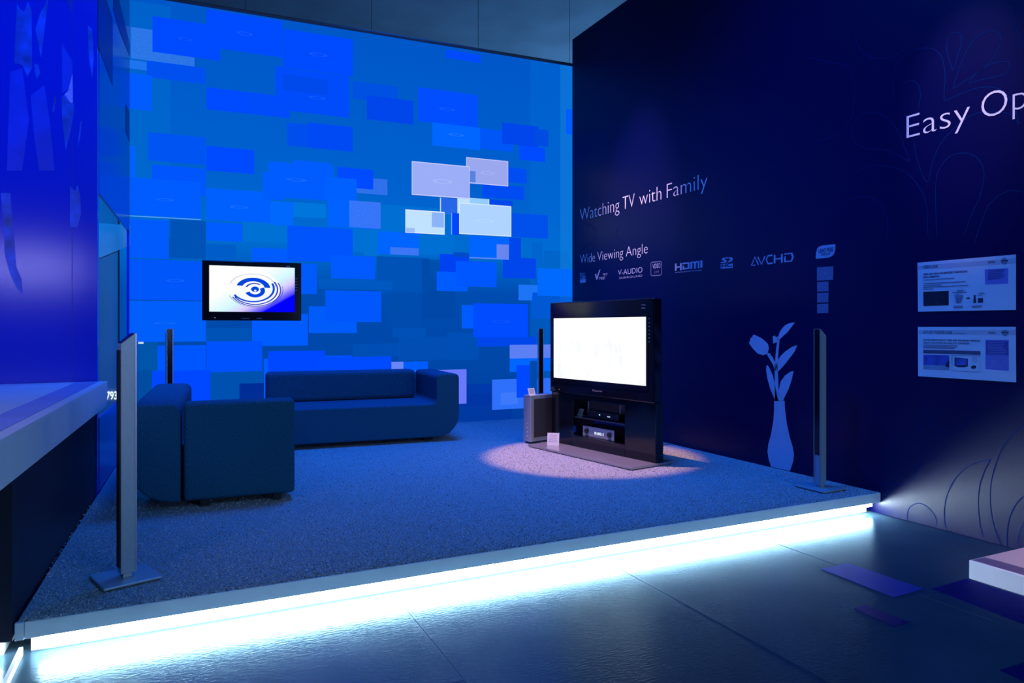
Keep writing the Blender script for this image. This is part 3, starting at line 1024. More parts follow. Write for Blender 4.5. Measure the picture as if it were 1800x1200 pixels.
def ripple_material(cx, cz, w, h):
    m = bpy.data.materials.new('ripple_picture')
    m.use_nodes = True
    nt = m.node_tree
    nt.nodes.clear()
    N, LK = nt.nodes, nt.links
    out = N.new('ShaderNodeOutputMaterial')
    em = N.new('ShaderNodeEmission')
    tc = N.new('ShaderNodeTexCoord')
    sp = N.new('ShaderNodeSeparateXYZ')
    LK.new(tc.outputs['Object'], sp.inputs[0])

    def mth(op, a, b=None):
        n = N.new('ShaderNodeMath')
        n.operation = op
        for i, v in enumerate((a, b)):
            if v is None:
                continue
            if hasattr(v, 'is_output'):
                LK.new(v, n.inputs[i])
            else:
                n.inputs[i].default_value = v
        return n.outputs[0]
    u = mth('DIVIDE', mth('SUBTRACT', sp.outputs['X'], cx), w)     # -0.5 .. 0.5
    v = mth('DIVIDE', mth('SUBTRACT', sp.outputs['Z'], cz), h)
    # open water: white, cyan at the corners, deep blue in the lower right
    g = mth('ADD', mth('MULTIPLY', u, 1.0), mth('MULTIPLY', v, -0.95))
    cr = N.new('ShaderNodeValToRGB')
    LK.new(mth('ADD', mth('MULTIPLY', g, 0.5), 0.5), cr.inputs[0])
    el = cr.color_ramp.elements
    el[0].position, el[0].color = 0.0, (1, 1, 1, 1)
    el[1].position, el[1].color = 1.0, (0, 0.0, 1.0, 1)
    for p_, c_ in ((0.36, (1, 1, 1)), (0.55, (0.66, 0.95, 1.0)), (0.66, (0.70, 0.60, 1.0)), (0.74, (0.22, 0.18, 1.0)), (0.80, (0.0, 0.0, 1.0))):
        e = el.new(p_)
        e.color = (*c_, 1)
    cur = cr.outputs[0]

    def ring(uc, vc, ru, rv, lo, hi, cond, color, a=1.0):
        nonlocal cur
        du = mth('DIVIDE', mth('SUBTRACT', u, uc), ru)
        dvv = mth('DIVIDE', mth('SUBTRACT', v, vc), rv)
        r = mth('SQRT', mth('ADD', mth('MULTIPLY', du, du), mth('MULTIPLY', dvv, dvv)))
        f = mth('MULTIPLY', mth('GREATER_THAN', r, lo), mth('LESS_THAN', r, hi))
        if cond:
            t = mth('ADD', mth('MULTIPLY', du, cond[0]), mth('MULTIPLY', dvv, cond[1]))
            f = mth('MULTIPLY', f, mth('GREATER_THAN', t, cond[2]))
        f = mth('MULTIPLY', f, a)
        mx = N.new('ShaderNodeMix')
        mx.data_type = 'RGBA'
        LK.new(f, mx.inputs[0])
        LK.new(cur, mx.inputs[6])
        mx.inputs[7].default_value = (*color, 1)
        cur = mx.outputs[2]
    deep = (0.0, 0.06, 0.72)
    navy = (0.0, 0.03, 0.50)
    ring(0.03, 0.0, 0.30, 0.39, 0.0, 1.0, None, (1, 1, 1), 0.85)
    ring(0.03, -0.0, 0.33, 0.40, 0.975, 1.0, (0.3, -1, 0.1), navy, 0.7)
    ring(0.03, -0.01, 0.305, 0.37, 0.955, 1.0, (0.5, -1, 0.0), navy)
    ring(0.02, 0.0, 0.28, 0.345, 0.94, 1.0, (0.6, -1, 0.0), navy)
    ring(0.0, 0.02, 0.26, 0.31, 0.90, 1.0, (0.5, -1, 0.05), deep)
    ring(0.0, 0.06, 0.27, 0.28, 0.97, 1.0, (0.1, 1, 0.1), navy, 0.6)
    ring(0.005, 0.02, 0.20, 0.235, 0.66, 1.0, (0.1, 1, 0.15), deep)
    ring(0.025, -0.03, 0.118, 0.15, 0.55, 1.0, (0.45, -1, -0.1), deep)
    ring(0.02, 0.02, 0.108, 0.12, 0.80, 1.0, (-0.3, 1, 0.5), navy)
    ring(0.025, 0.0, 0.046, 0.062, 0.0, 1.0, None, deep)
    ring(0.027, -0.03, 0.014, 0.02, 0.0, 1.0, None, (0.9, 0.95, 1))
    LK.new(cur, em.inputs[0])
    em.inputs[1].default_value = 1.0
    LK.new(em.outputs[0], out.inputs[0])
    return m


pw, ph = a1 - a0, b1 - b0
box('picture', a0 - mid, -0.003, b0 - z0, a1 - mid, 0.0005, b1 - z0, ripple_material((a0 + a1) / 2 - mid, (b0 + b1) / 2 - z0, pw, ph), wt)
text_local('Panasonic', M_TVMARK, -0.12, -0.04, 0.020, 0.014, -0.0012, 'maker_mark', wt)
text_local('VIERA', M_TVMARK, 0.04, 0.10, 0.020, 0.014, -0.0012, 'maker_mark', wt)
for k in range(5):
    box('side_sticker', hw - 0.075, -0.0012, hh * (0.72 - 0.05 * k), hw - 0.045, 0.0005, hh * (0.735 - 0.05 * k), M_STK, wt)
box('corner_sticker', hw - 0.17, -0.0012, hh - 0.055, hw - 0.13, 0.0005, hh - 0.035, M_STK, wt)
box('power_light', -hw + 0.13, -0.0012, 0.028, -hw + 0.14, 0.0005, 0.036, MATS['power_led'], wt)

# lit number in the passage
tx = text_on(P_PASS, '793', 187, 702, 206, 688.5, emat('lit_digits', (0.75, 0.92, 1.0), 1.2), 'lit_number', off=0.02, bold=0.02)
tag(tx, 'small glowing white number 793 in the passage left of the speaker', 'number sign')

# ================================================================== RIGHT WALL GRAPHICS
P = P_WALL
M_ORN = mat('ornament_ink', (0.001, 0.018, 0.11), 0.8, spec=0.03, noise=(20, 0.05))


def z7(pts):
    return [(1500 + x / 4, 700 + y / 4) for x, y in pts]


def z6(pts):
    return [(1360 + x / 3, y / 3) for x, y in pts]


LINES = [
    z7([(378, 862), (385, 790), (410, 755), (455, 737), (500, 748), (545, 785), (575, 830), (588, 880), (585, 905)]),
    z7([(660, 925), (645, 870), (642, 790), (655, 700), (690, 610), (740, 540), (810, 480), (880, 448), (968, 428)]),
    z7([(968, 428), (920, 520), (893, 600), (880, 700), (883, 800), (895, 900), (920, 980)]),
    z7([(1240, 165), (1120, 255), (1050, 350), (1000, 470), (972, 580), (963, 680), (970, 790), (990, 890), (1020, 980), (1045, 1030)]),
    z7([(1300, 640), (1200, 690), (1150, 740), (1110, 810), (1090, 890), (1082, 980), (1085, 1040)]),
    z7([(1280, 800), (1200, 880), (1165, 960), (1158, 1040)]),
    z7([(400, 130), (460, 200), (485, 290), (480, 430), (440, 540), (390, 590), (310, 612), (220, 605), (150, 575), (90, 520), (50, 440), (40, 300), (100, 180)]),
    z7([(515, 20), (515, 100), (550, 170), (610, 225), (680, 248), (750, 225), (810, 160), (850, 80), (865, 0)]),
    z7([(130, 60), (220, 190), (265, 270), (262, 350), (235, 385)]),
    z6([(435, 160), (440, 230), (480, 285), (550, 308), (630, 295), (720, 240), (780, 150), (800, 60), (810, 0)]),
    z6([(635, 520), (630, 430), (650, 340), (700, 280), (780, 255), (850, 262), (890, 310), (905, 400), (900, 480), (900, 535)]),
    z6([(900, 535), (1000, 490), (1100, 460), (1190, 470), (1260, 540), (1300, 665)]),
    z6([(945, 375), (915, 270), (920, 200), (960, 170), (990, 190), (985, 250), (960, 330), (945, 375)]),
    z6([(945, 470), (990, 330), (1050, 220), (1120, 170), (1185, 175), (1195, 230), (1150, 320), (1050, 400), (945, 470)]),
    z6([(1025, 440), (1080, 380), (1160, 335), (1230, 325), (1245, 360), (1210, 395), (1120, 415), (1025, 440)]),
    z6([(720, 855), (660, 700), (600, 625), (520, 592), (450, 615), (420, 670), (425, 740), (480, 780), (580, 790), (660, 820), (720, 855)]),
    z6([(740, 740), (760, 850), (810, 960), (840, 850), (880, 760), (940, 690), (1040, 610), (1150, 590), (1250, 605), (1300, 665)]),
    z6([(860, 1250), (855, 980), (880, 880), (940, 820), (1020, 808), (1080, 840), (1110, 910), (1090, 1030), (1050, 1120), (1000, 1250)]),
    z6([(430, 910), (500, 875), (600, 875), (700, 910), (770, 990), (805, 1080), (815, 1250)]),
    z6([(1060, 1280), (1090, 1190), (1130, 1090), (1190, 1030), (1260, 1005), (1330, 1015)]),
    z6([(670, 450), (720, 425), (755, 440), (775, 490), (765, 570)]),
    z6([(180, 300), (300, 330), (370, 340), (415, 390), (425, 500), (410, 620), (330, 710), (240, 745)]),
    z6([(1275, 20), (1275, 130), (1320, 250)]),
    z6([(400, 1050), (480, 1035), (560, 1070), (600, 1150), (600, 1260)]),
    [(1025, 392), (1045, 400), (1046, 420), (1030, 432), (1024, 440)],
    [(1088, 396), (1084, 412), (1092, 424), (1108, 430)],
]
bm = bmesh.new()
for ln in LINES:
    add_stroke(bm, P, ln, 0.006)
adopt(bm_obj('ornament_print', bm, M_ORN), wall_right)

def words(label, items, yb, yt):
    r = thing('wall_lettering', label, 'wall lettering', P.pos(*P.hit(items[0][1], yb)))
    z0 = P.hit(items[0][1], yb, 0.003)[1]
    z1 = P.hit(items[0][1], yt, 0.003)[1]
    for (w, xa, xb) in items:
        d = P.hit(xa, 576, 0.003)[0]
        # rows of this baseline and cap line in the picture at the word's own column
        t = ray(xa, 576)
        k = (P.o + P.n * 0.003).dot(P.n) / t.dot(P.n)
        adopt(text_on(P, w, xa, HY - (z0 - CAM_Z) * F_PX / k, xb, HY - (z1 - CAM_Z) * F_PX / k, M_LETTER, 'word', bold=-0.016), r)


words('white lettering Watching TV with Family on the dark blue wall',
      (('Watching', 1019.5, 1088.8), ('TV', 1094.5, 1115.5), ('with', 1123.8, 1162.5), ('Family', 1172, 1243.5)), 388.5, 367.5)
words('white lettering Wide Viewing Angle above the row of small logos',
      (('Wide', 1020, 1046), ('Viewing', 1050, 1095.5), ('Angle', 1100.3, 1138.5)), 463.5, 447.8)
words('large white lettering Easy Op at the upper right of the dark wall', (('Easy', 1593.5, 1705), ('Op', 1725, 1806)), 243.5, 203.5)


def decal(name, label, loops, m=M_DIMLOGO, cat='logo'):
    return tag(polys_on(P, loops, m, name, thick=0.0015), label, cat)


def on_decal(root, o):
    return adopt(o, root)


def strokes(name, lines, w, m, off=0.0):
    bm = bmesh.new()
    for ln in lines:
        add_stroke(bm, P, ln, w, off, smooth=False)
    return bm_obj(name, bm, m)


def q1(pts):
    return [(1010 + x / 11.25, 440 + y / 11.25) for x, y in pts]


def q2(pts):
    return [(1170 + x / 12, 430 + y / 12) for x, y in pts]


def q3(pts):
    return [(1310 + x / 8.57, 420 + y / 8.57) for x, y in pts]


# full resolution badge
r = thing('logo_sticker', 'small blocky full HD logo at the left end of the logo row', 'logo', P.pos(*P.hit(1025, 488)))
adopt(polys_on(P, [q1([(110, 575), (222, 565), (222, 635), (110, 645)])], M_DIMLOGO, 'block', thick=0.0015), r)
adopt(text_on(P, 'FULL', 1020, 487, 1029.3, 480.2, M_DIMLOGO, 'mark', bold=0.01), r)
adopt(text_on(P, 'HD', 1020, 491.5, 1029.3, 487.6, M_DIMLOGO, 'mark', bold=0.02), r)
# tick logo
r = thing('logo_sticker', 'tick shaped V logo with small letters second in the logo row', 'logo', P.pos(*P.hit(1055, 485)))
adopt(polys_on(P, [q1([(402, 465), (425, 462), (440, 520), (490, 385), (512, 378), (450, 575), (430, 578)])], M_DIMLOGO, 'tick', thick=0.0015), r)
adopt(text_on(P, 'real', 1053, 491.5, 1063.5, 485, M_DIMLOGO, 'mark'), r)
adopt(text_on(P, 'PRO', 1060, 484, 1067.8, 480.5, M_DIMLOGO, 'mark'), r)
# audio logo
r = thing('logo_sticker', 'V-AUDIO SURROUND logo under the wide viewing lettering', 'logo', P.pos(*P.hit(1105, 485)))
adopt(text_on(P, 'V-AUDIO', 1086.5, 483.7, 1129.3, 474.6, M_DIMLOGO, 'mark'), r)
adopt(text_on(P, 'SURROUND', 1088.5, 490.4, 1129, 487, M_DIMLOGO, 'mark', space=1.1), r)
# boxed logo
r = thing('logo_sticker', 'square outlined VIDEO LIVE logo right of the audio logo', 'logo', P.pos(*P.hit(1154, 472)))
fr = [(1510, 250), (1540, 235), (1700, 218), (1725, 235), (1725, 470), (1700, 488), (1535, 500), (1510, 485), (1510, 250)]
adopt(strokes('frame', [q1(fr)], 0.011, M_PALELOGO), r)
adopt(text_on(P, 'VIDEO', 1147, 472, 1161, 464.2, M_DIMLOGO, 'mark', bold=0.01), r)
adopt(text_on(P, 'LIVE', 1150, 480.4, 1158.5, 475.6, M_PALELOGO, 'mark'), r)
# HDMI
r = thing('logo_sticker', 'HDMI logo in the middle of the logo row', 'logo', P.pos(*P.hit(1211, 468)))
hd = [
    [(200, 398), (232, 395), (232, 458), (308, 450), (308, 388), (342, 385), (342, 535), (308, 540), (308, 480), (232, 490), (232, 548), (200, 552)],
    [(360, 383), (505, 367), (505, 505), (360, 527), (360, 445), (392, 442), (392, 492), (470, 482), (470, 400), (360, 412)],
    [(525, 362), (712, 342), (712, 492), (680, 496), (680, 372), (640, 377), (640, 500), (600, 505), (600, 382), (562, 387), (562, 505), (525, 510)],
    [(735, 332), (778, 326), (778, 482), (735, 487)]]
for l in hd:
    adopt(polys_on(P, [q2(l)], M_DIMLOGO, 'letter', thick=0.0015), r)
adopt(strokes('underline', [q2([(205, 588), (770, 532)])], 0.010, M_PALELOGO), r)
# SD HC
r = thing('logo_sticker', 'SD HC logo between the HDMI and AVCHD logos', 'logo', P.pos(*P.hit(1277, 462)))
sd = [
    [(1165, 365), (1250, 358), (1250, 345), (1190, 322), (1190, 290), (1240, 272), (1325, 262), (1325, 285), (1240, 297), (1240, 308), (1285, 330), (1285, 368), (1245, 382), (1165, 388)],
    [(1335, 265), (1395, 268), (1418, 290), (1405, 335), (1360, 365), (1300, 372), (1330, 345), (1368, 320), (1368, 298), (1335, 290)]]
adopt(polys_on(P, [q2(l) for l in sd], M_DIMLOGO, 'mark', thick=0.0015), r)
bk = adopt(polys_on(P, [q2([(1165, 408), (1418, 388), (1418, 490), (1165, 503)])], M_DIMLOGO, 'block', thick=0.0012), r)
sub(text_on(P, 'HC', 1268, 470.2, 1287, 464.2, M_NAVY, 'cut_letters', bold=0.03, off=0.004), r, bk)
# AVCHD
r = thing('logo_sticker', 'AVCHD logo at the right end of the logo row', 'logo', P.pos(*P.hit(1357, 458)))
adopt(strokes('mark', [q3([(150, 392), (95, 398), (147, 270), (200, 385)]), q3([(190, 268), (245, 380), (300, 258)]), q3([(412, 245), (345, 252), (318, 308), (345, 370), (412, 364)])], 0.014, M_DIMLOGO), r)
adopt(polys_on(P, [q3(l) for l in (
    [(432, 240), (455, 237), (455, 293), (540, 283), (540, 225), (565, 222), (565, 353), (540, 356), (540, 302), (455, 312), (455, 365), (432, 368)],
    [(588, 218), (710, 205), (732, 268), (705, 338), (588, 350), (588, 265), (610, 262), (610, 330), (688, 322), (706, 270), (690, 224), (588, 236)])], M_DIMLOGO, 'mark', thick=0.0015), r)
# LEAD FREE
r = thing('logo_sticker', 'leaf shaped LEAD FREE DISPLAY badge above four small stickers', 'logo', P.pos(*P.hit(1451, 442)))
lf = [(1065, 298), (1068, 210), (1085, 150), (1110, 118), (1160, 98), (1358, 78), (1355, 160), (1340, 220), (1310, 255), (1260, 278)]
lf_ = adopt(polys_on(P, [q3(lf)], M_DIMLOGO, 'leaf', thick=0.0015), r)
sub(text_on(P, 'LEAD FREE', 1439, 444.2, 1464.5, 437.6, M_NAVY, 'printed_words', bold=0.012, off=0.004), r, lf_)
sub(text_on(P, 'DISPLAY', 1443, 449.4, 1460, 445.4, M_NAVY, 'printed_words', bold=0.012, off=0.004), r, lf_)
for lbl, c, mt in (('wide pale square sticker directly under the leaf badge', [(1082, 428), (1328, 410), (1325, 612), (1082, 628)], M_PALELOGO),
                   ('small blue sticker second below the leaf badge', [(1085, 648), (1255, 638), (1255, 785), (1085, 792)], M_PALELOGO),
                   ('small blue sticker third below the leaf badge', [(1085, 812), (1255, 805), (1252, 952), (1085, 958)], M_PALELOGO),
                   ('small blue sticker lowest of the column under the leaf badge', [(1085, 978), (1252, 972), (1252, 1112), (1085, 1118)], M_PALELOGO)):
    decal('square_sticker', lbl, [q3(c)], mt, 'sticker')['group'] = 'small square stickers under the leaf badge'


# vase decal
def q4(pts):
    return [(1200 + x / 3.3333, 540 + y / 3.3333) for x, y in pts]


VASE = [
    [(537, 547), (597, 547), (600, 600), (610, 680), (625, 750), (645, 820), (652, 860), (648, 900), (635, 940), (628, 958), (520, 934), (505, 890), (498, 845), (503, 800), (520, 740), (533, 660), (537, 600)],
    [(545, 549), (515, 480), (497, 415), (490, 370), (491, 345), (497, 338), (512, 360), (530, 405), (545, 470), (560, 549)],
    [(541, 549), (540, 400), (541, 330), (548, 250), (556, 185), (569, 185), (562, 250), (556, 330), (560, 420), (563, 549)],
    [(494, 275), (507, 266), (525, 290), (545, 330), (549, 375), (540, 365), (530, 335)],
    [(500, 215), (505, 240), (497, 272), (470, 280), (440, 270), (415, 245), (394, 217), (390, 205), (397, 195), (397, 182), (408, 175), (415, 160), (430, 165), (460, 180), (485, 200)],
    [(556, 190), (562, 165), (575, 135), (600, 105), (630, 92), (657, 88), (640, 112), (615, 145), (585, 172), (566, 190)],
    [(532, 212), (528, 172), (540, 165), (548, 178), (556, 170), (556, 205), (545, 206)],
    [(548, 345), (558, 310), (575, 285), (600, 260), (640, 232), (672, 222), (655, 260), (625, 300), (590, 345), (556, 378)],
    [(560, 500), (575, 435), (600, 400), (630, 378), (650, 373), (640, 420), (620, 480), (600, 520), (588, 549), (560, 549)]]
tag(polys_on(P, [q4(l) for l in VASE], mat('vase_vinyl', (0.50, 0.54, 0.66), 0.55, noise=(12, 0.03)), 'vase_decal', thick=0.002),
    'pale flat silhouette of a tall vase with tulip stems on the dark wall', 'wall decal')


# info boards
def qa(pts):
    return [(1600 + x / 9, 440 + y / 9) for x, y in pts]


def qb(pts):
    return [(1600 + x / 9, 560 + y / 9) for x, y in pts]


M_BAND = mat('board_band', (0.52, 0.54, 0.62), 0.6, noise=(8, 0.03))
M_BOX = mat('board_violet', (0.22, 0.22, 0.62), 0.6, noise=(8, 0.05))
M_PRINT = mat('board_print', (0.24, 0.26, 0.36), 0.6, noise=(60, 0.2))
M_PHOTO = mat('board_photo_dark', (0.012, 0.012, 0.03), 0.5, noise=(40, 0.6))
M_BOARD = mat('board_white', (0.70, 0.74, 0.80), 0.6, noise=(8, 0.02))
T1 = 0.007


def bars(pts_list, w, m, name='text_lines'):
    bm = bmesh.new()
    for a in pts_list:
        add_stroke(bm, P, a, w, T1 + 0.0005, smooth=False)
    return bm_obj(name, bm, m)


def badge(cx, cy, r):
    n = 20
    return [(cx + r * math.cos(2 * math.pi * i / n), cy + r * math.sin(2 * math.pi * i / n)) for i in range(n)]


def board_common(r):
    pass


r = thing('info_board', 'upper white information board headed VIERA LINK on the dark wall'.replace('VIERA LINK', 'with one dark photo'), 'board', P.pos(*P.hit(1700, 500)))
adopt(polys_on(P, [qa([(122, 195), (1672, 65), (1672, 940), (130, 968)])], M_BOARD, 'panel', thick=0.0048), r)
adopt(polys_on(P, [qa([(126, 245), (1670, 120), (1670, 205), (126, 305)])], M_BAND, 'header_band', off=0.006, thick=0.0006), r)
adopt(text_on(P, 'VIERA LINK', *qa([(203, 292)])[0], qa([(445, 0)])[0][0], qa([(0, 240)])[0][1], M_INK, 'heading', bold=0.01, off=T1), r)
adopt(text_on(P, 'VIERA', *qa([(1222, 208)])[0], qa([(1345, 0)])[0][0], qa([(0, 172)])[0][1], M_INK, 'mark', bold=0.02, off=T1), r)
bd = adopt(polys_on(P, [qa(badge(1490, 170, 52))], M_PRINT, 'badge', off=0.006, thick=0.0012), r)
sub(bars([qa([(1435, 168), (1548, 160)])], 0.006, M_INK, 'badge_bar'), r, bd)
adopt(text_on(P, 'VIERA LINK: EINE UNKOMPLIZIERTE BEDIENUNG', *qa([(203, 395)])[0], qa([(905, 0)])[0][0], qa([(0, 366)])[0][1], M_INK, 'heading', bold=0.015, off=T1), r)
adopt(text_on(P, 'IHRES HEIMKINOS', *qa([(203, 442)])[0], qa([(465, 0)])[0][0], qa([(0, 412)])[0][1], M_INK, 'heading', bold=0.015, off=T1), r)
adopt(bars([qa([(205, 470), (700, 437)]), qa([(205, 526), (875, 490)]), qa([(205, 556), (500, 543)]), qa([(205, 585), (920, 550)]), qa([(205, 615), (370, 608)]),
            qa([(740, 636), (850, 630)]), qa([(665, 664), (900, 658)]), qa([(680, 884), (835, 880)]), qa([(680, 905), (835, 901)]), qa([(965, 882), (1140, 874)]), qa([(985, 902), (1120, 896)])], 0.006, M_PRINT), r)
adopt(polys_on(P, [qa([(207, 655), (610, 638), (610, 868), (210, 880)])], M_PHOTO, 'photo', off=0.006, thick=0.0008), r)
adopt(polys_on(P, [qa([(1180, 300), (1550, 280), (1550, 525), (1185, 540)])], M_BOX, 'note_box', off=0.006, thick=0.0008), r)
adopt(bars([qa([(1225, 318 + 28 * k), (1225 + w, 302 + 28 * k)]) for k, w in enumerate((275, 250, 240, 270, 265, 220))], 0.005, mat('note_print', (0.08, 0.08, 0.30), 0.6, noise=(60, 0.2)), 'text_lines'), r)
adopt(bars([qa([(740, 835), (715, 700)]), qa([(755, 835), (745, 690)]), qa([(765, 830), (770, 690)]), qa([(780, 830), (800, 700)]), qa([(795, 820), (832, 705)])], 0.008, M_PRINT, 'remote_picture'), r)
adopt(polys_on(P, [qa([(888, 745), (922, 745), (922, 735), (950, 755), (922, 775), (922, 765), (888, 765)]), qa([(1010, 705), (1032, 705), (1045, 830), (998, 832)]), qa([(1072, 755), (1152, 752), (1152, 825), (1072, 830)])], M_INK, 'device_picture', off=0.006, thick=0.001), r)
adopt(bars([qa([(1085, 678), (1150, 672), (1180, 690)]), qa([(1075, 712), (1140, 708)])], 0.006, M_PRINT, 'arc_picture'), r)

r = thing('info_board', 'lower white information board with two small pictures side by side', 'board', P.pos(*P.hit(1700, 620)))
adopt(polys_on(P, [qb([(128, 130), (1668, 127), (1676, 1005), (132, 908)])], M_BOARD, 'panel', thick=0.0048), r)
adopt(polys_on(P, [qb([(132, 180), (1668, 180), (1668, 262), (132, 245)])], M_BAND, 'header_band', off=0.006, thick=0.0006), r)
adopt(text_on(P, 'AVCHD WIEDERGABE', *qb([(203, 238)])[0], qb([(665, 0)])[0][0], qb([(0, 190)])[0][1], M_INK, 'heading', bold=0.01, off=T1), r)
adopt(text_on(P, 'VIERA', *qb([(1225, 238)])[0], qb([(1355, 0)])[0][0], qb([(0, 205)])[0][1], M_INK, 'mark', bold=0.02, off=T1), r)
bd = adopt(polys_on(P, [qb(badge(1500, 225, 52))], M_PRINT, 'badge', off=0.006, thick=0.0012), r)
sub(bars([qb([(1440, 214), (1562, 216)])], 0.006, M_INK, 'badge_bar'), r, bd)
adopt(text_on(P, 'AVCHD-VIDEOS EINFACH ÜBER DEN FERNSEHER ABSPIELEN', *qb([(203, 348)])[0], qb([(1108, 0)])[0][0], qb([(0, 322)])[0][1], M_INK, 'heading', bold=0.015, off=T1), r)
adopt(text_on(P, 'UND IN HÖCHSTER HD-QUALITÄT GENIESSEN', *qb([(203, 392)])[0], qb([(935, 0)])[0][0], qb([(0, 365)])[0][1], M_INK, 'heading', bold=0.015, off=T1), r)
adopt(bars([qb([(690, 228), (875, 232)]), qb([(205, 415), (755, 425)]), qb([(205, 440), (745, 452)]), qb([(205, 458), (700, 470)])], 0.006, M_PRINT), r)
adopt(polys_on(P, [qb([(207, 490), (1112, 512), (1112, 572), (207, 548)])], mat('board_dark_bar', (0.08, 0.09, 0.16), 0.6, noise=(20, 0.1)), 'dark_bar', off=0.006, thick=0.0008), r)
ph_ = adopt(polys_on(P, [qb([(210, 568), (618, 578), (618, 815), (210, 798)])], mat('board_photo_sky', (0.05, 0.08, 0.38), 0.5, noise=(14, 0.5)), 'photo', off=0.006, thick=0.0008), r)
sub(polys_on(P, [qb([(560, 740), (590, 680), (618, 640), (618, 770), (560, 760)])], M_PHOTO, 'photo_tree', off=0.0068, thick=0.0006), r, ph_)
sub(polys_on(P, [qb([(210, 730), (560, 740), (618, 770), (618, 815), (210, 798)])], mat('board_photo_sea', (0.22, 0.32, 0.42), 0.5, noise=(14, 0.2)), 'photo_sea', off=0.0068, thick=0.0004), r, ph_)
adopt(bars([qb([(660, 580), (1105, 590), (1105, 845), (660, 820), (660, 580)])], 0.004, M_PRINT, 'picture_frame'), r)
adopt(polys_on(P, [qb([(702, 612), (912, 632), (912, 752), (860, 768), (760, 768), (702, 745)]), qb([(960, 762), (985, 742), (1020, 738), (1045, 750), (1035, 785), (990, 795), (962, 780)])], M_INK, 'device_picture', off=0.006, thick=0.001), r)
adopt(polys_on(P, [qb([(718, 625), (896, 642), (896, 735), (718, 735)])], MATS['board_photo_sky'], 'device_screen', off=0.007, thick=0.0008), r)
adopt(polys_on(P, [qb(badge(1020, 648, 46))], M_BAND, 'disc_picture', off=0.006, thick=0.001), r)
nb = adopt(polys_on(P, [qb([(1192, 330), (1558, 333), (1562, 825), (1192, 798)])], M_BOX, 'note_box', off=0.006, thick=0.0008), r)
sub(polys_on(P, [qb([(1200, 350), (1552, 353), (1554, 580), (1200, 572)])], mat('board_violet_deep', (0.08, 0.08, 0.34), 0.6, noise=(8, 0.05)), 'note_shade', off=0.0068, thick=0.0005), r, nb)
adopt(bars([qb([(1225, 372 + 26 * k), (1225 + random.randint(230, 300), 375 + 27 * k)]) for k in range(16)], 0.003, mat('note_line', (0.30, 0.30, 0.70), 0.6, noise=(60, 0.2)), 'text_lines'), r)

# ================================================================== LEFT MURAL PRINT
def q5(pts):
    return [(x / 3.3333, y / 3.3333) for x, y in pts]


M_MUR1 = mat('mural_teal', (0.010, 0.075, 0.50), 0.4, noise=(9, 0.5))
M_MUR2 = mat('mural_pale', (0.42, 0.36, 0.75), 0.4, noise=(20, 0.3))
M_MUR3 = mat('mural_mid', (0.001, 0.030, 0.53), 0.4, noise=(5, 0.2))
M_MUR4 = mat('mural_dark', (0.001, 0.008, 0.30), 0.4, noise=(5, 0.1))
for mm, loops in ((M_MUR1, [
        [(100, 20), (115, 50), (140, 70), (165, 10), (185, 60), (188, 400), (160, 450), (130, 380), (85, 370), (90, 200)],
        [(285, -20), (270, 100), (240, 340), (222, 240), (208, 170), (235, 80), (262, 30)],
        [(515, 150), (540, 170), (550, 330), (540, 460), (520, 330)],
        [(360, 570), (378, 553), (418, 608), (432, 600), (435, 650), (410, 780), (385, 880), (365, 700)],
        [(410, 1090), (440, 1120), (455, 1080), (470, 1150), (474, 1250), (455, 1330), (410, 1330)],
        [(5, 1130), (60, 1130), (80, 1350), (95, 1560), (128, 1640), (132, 1720), (100, 1690), (60, 1610), (30, 1500)],
        [(200, 370), (225, 380), (235, 430), (215, 465), (205, 420)],
        [(305, 660), (320, 565), (330, 570), (318, 650)], [(455, 860), (470, 720), (480, 700), (470, 800)]]),
        (M_MUR2, [[(425, 430), (427, 600), (415, 605), (378, 553), (400, 530)]]),
        (M_MUR3, [[(362, 250), (425, 360), (425, 430), (400, 525), (365, 545)], [(180, 560), (260, 500), (290, 700), (320, 1000), (230, 1000), (200, 800)], [(60, 420), (130, 400), (170, 700), (130, 1000), (40, 1000)]]),
        (M_MUR4, [[(380, -30), (425, -30), (425, 85)]])):
    o = polys_on(P_LEFT, [q5(l) for l in loops], mm, 'mural_print', thick=0.0012)
    adopt(o, wall_left)
bm = bmesh.new()
for px in (127,):
    s, _ = P_LEFT.hit(px, 300)
    add_stroke(bm, P_LEFT, [(127, -60), (127, 668)], 0.004, 0.0, 0.0018, smooth=False)
adopt(bm_obj('panel_seam', bm, M_MUR4), wall_left)
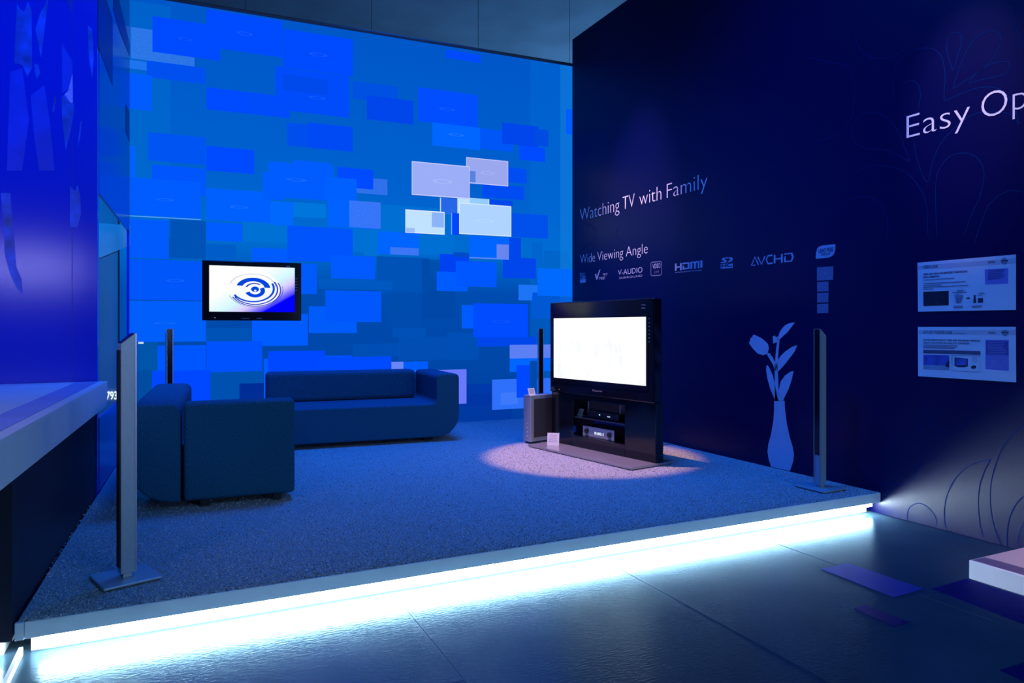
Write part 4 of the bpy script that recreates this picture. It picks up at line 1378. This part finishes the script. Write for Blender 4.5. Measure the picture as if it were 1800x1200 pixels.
o = polys_on(P_SIDE, [q5(l) for l in ([(575, -30), (615, -30), (660, 110), (660, 500), (575, 270)], [(665, -30), (690, -30), (735, 150), (760, 260), (760, 330), (700, 180), (665, 60)], [(737, 610), (758, 655), (758, 830), (737, 770)])], M_MUR4, 'mural_print', thick=0.0012)
adopt(o, wall_side)

# ================================================================== FLOOR DECALS AND LOW PLINTH
M_INLAY = mat('blue_floor_vinyl', (0.002, 0.024, 0.22), 0.6, spec=0.04, noise=(12, 0.1))
M_INLAY2 = mat('navy_floor_vinyl', (0.0005, 0.003, 0.09), 0.6, spec=0.03, noise=(12, 0.1))


def floor_patch(label, pts, m):
    bm = bmesh.new()
    add_prism(bm, [on_level(x, y, 0.0002) for x, y in pts], (0, 0, 0.0016))
    return tag(bm_obj('floor_decal', bm, m), label, 'floor decal', 'blue vinyl rectangles on the hall floor')


floor_patch('bright blue vinyl rectangle on the dark floor nearest the light strip', [(1443, 1000), (1490.6, 990), (1624, 1035), (1571, 1049.6)], M_INLAY)
floor_patch('small dark blue vinyl rectangle on the floor in front of the bright one', [(1501.6, 1070), (1520, 1062.4), (1598.8, 1093.6), (1571, 1101)], M_INLAY2)
floor_patch('wide dark blue rectangle on the floor beside the low white plinth', [(1637, 1035), (1700, 1017), (1960, 1100), (1880, 1127)], M_INLAY2)  # dark blue rectangle laid flat on the floor by the plinth
floor_patch('dark blue vinyl rectangle on the floor at the lower right corner', [(1758, 1178), (1812, 1161), (1900, 1200), (1850, 1222)], M_INLAY2)

pl_c = on_level(1703.3, 1016.5, 0.0)
low = thing('display_plinth', 'low white plinth with pinkish lit glass top against the dark wall', 'plinth', (pl_c.x, pl_c.y, 0))
X1 = RIGHT - 0.004 - pl_c.x
box('base', 0.0, -2.2, 0.0, X1, 0.0, 0.104, M_WHITE, low, bev=0.003)
box('border', 0.012, -2.19, 0.104, X1, -0.012, 0.1075, mat('plinth_border', (0.16, 0.14, 0.22), 0.3, noise=(10, 0.05)), low)
box('glass_top', 0.12, -2.1, 0.1075, X1, -0.014, 0.110, mat('plinth_top', (0.62, 0.52, 0.50), 0.25, noise=(6, 0.03)), low)
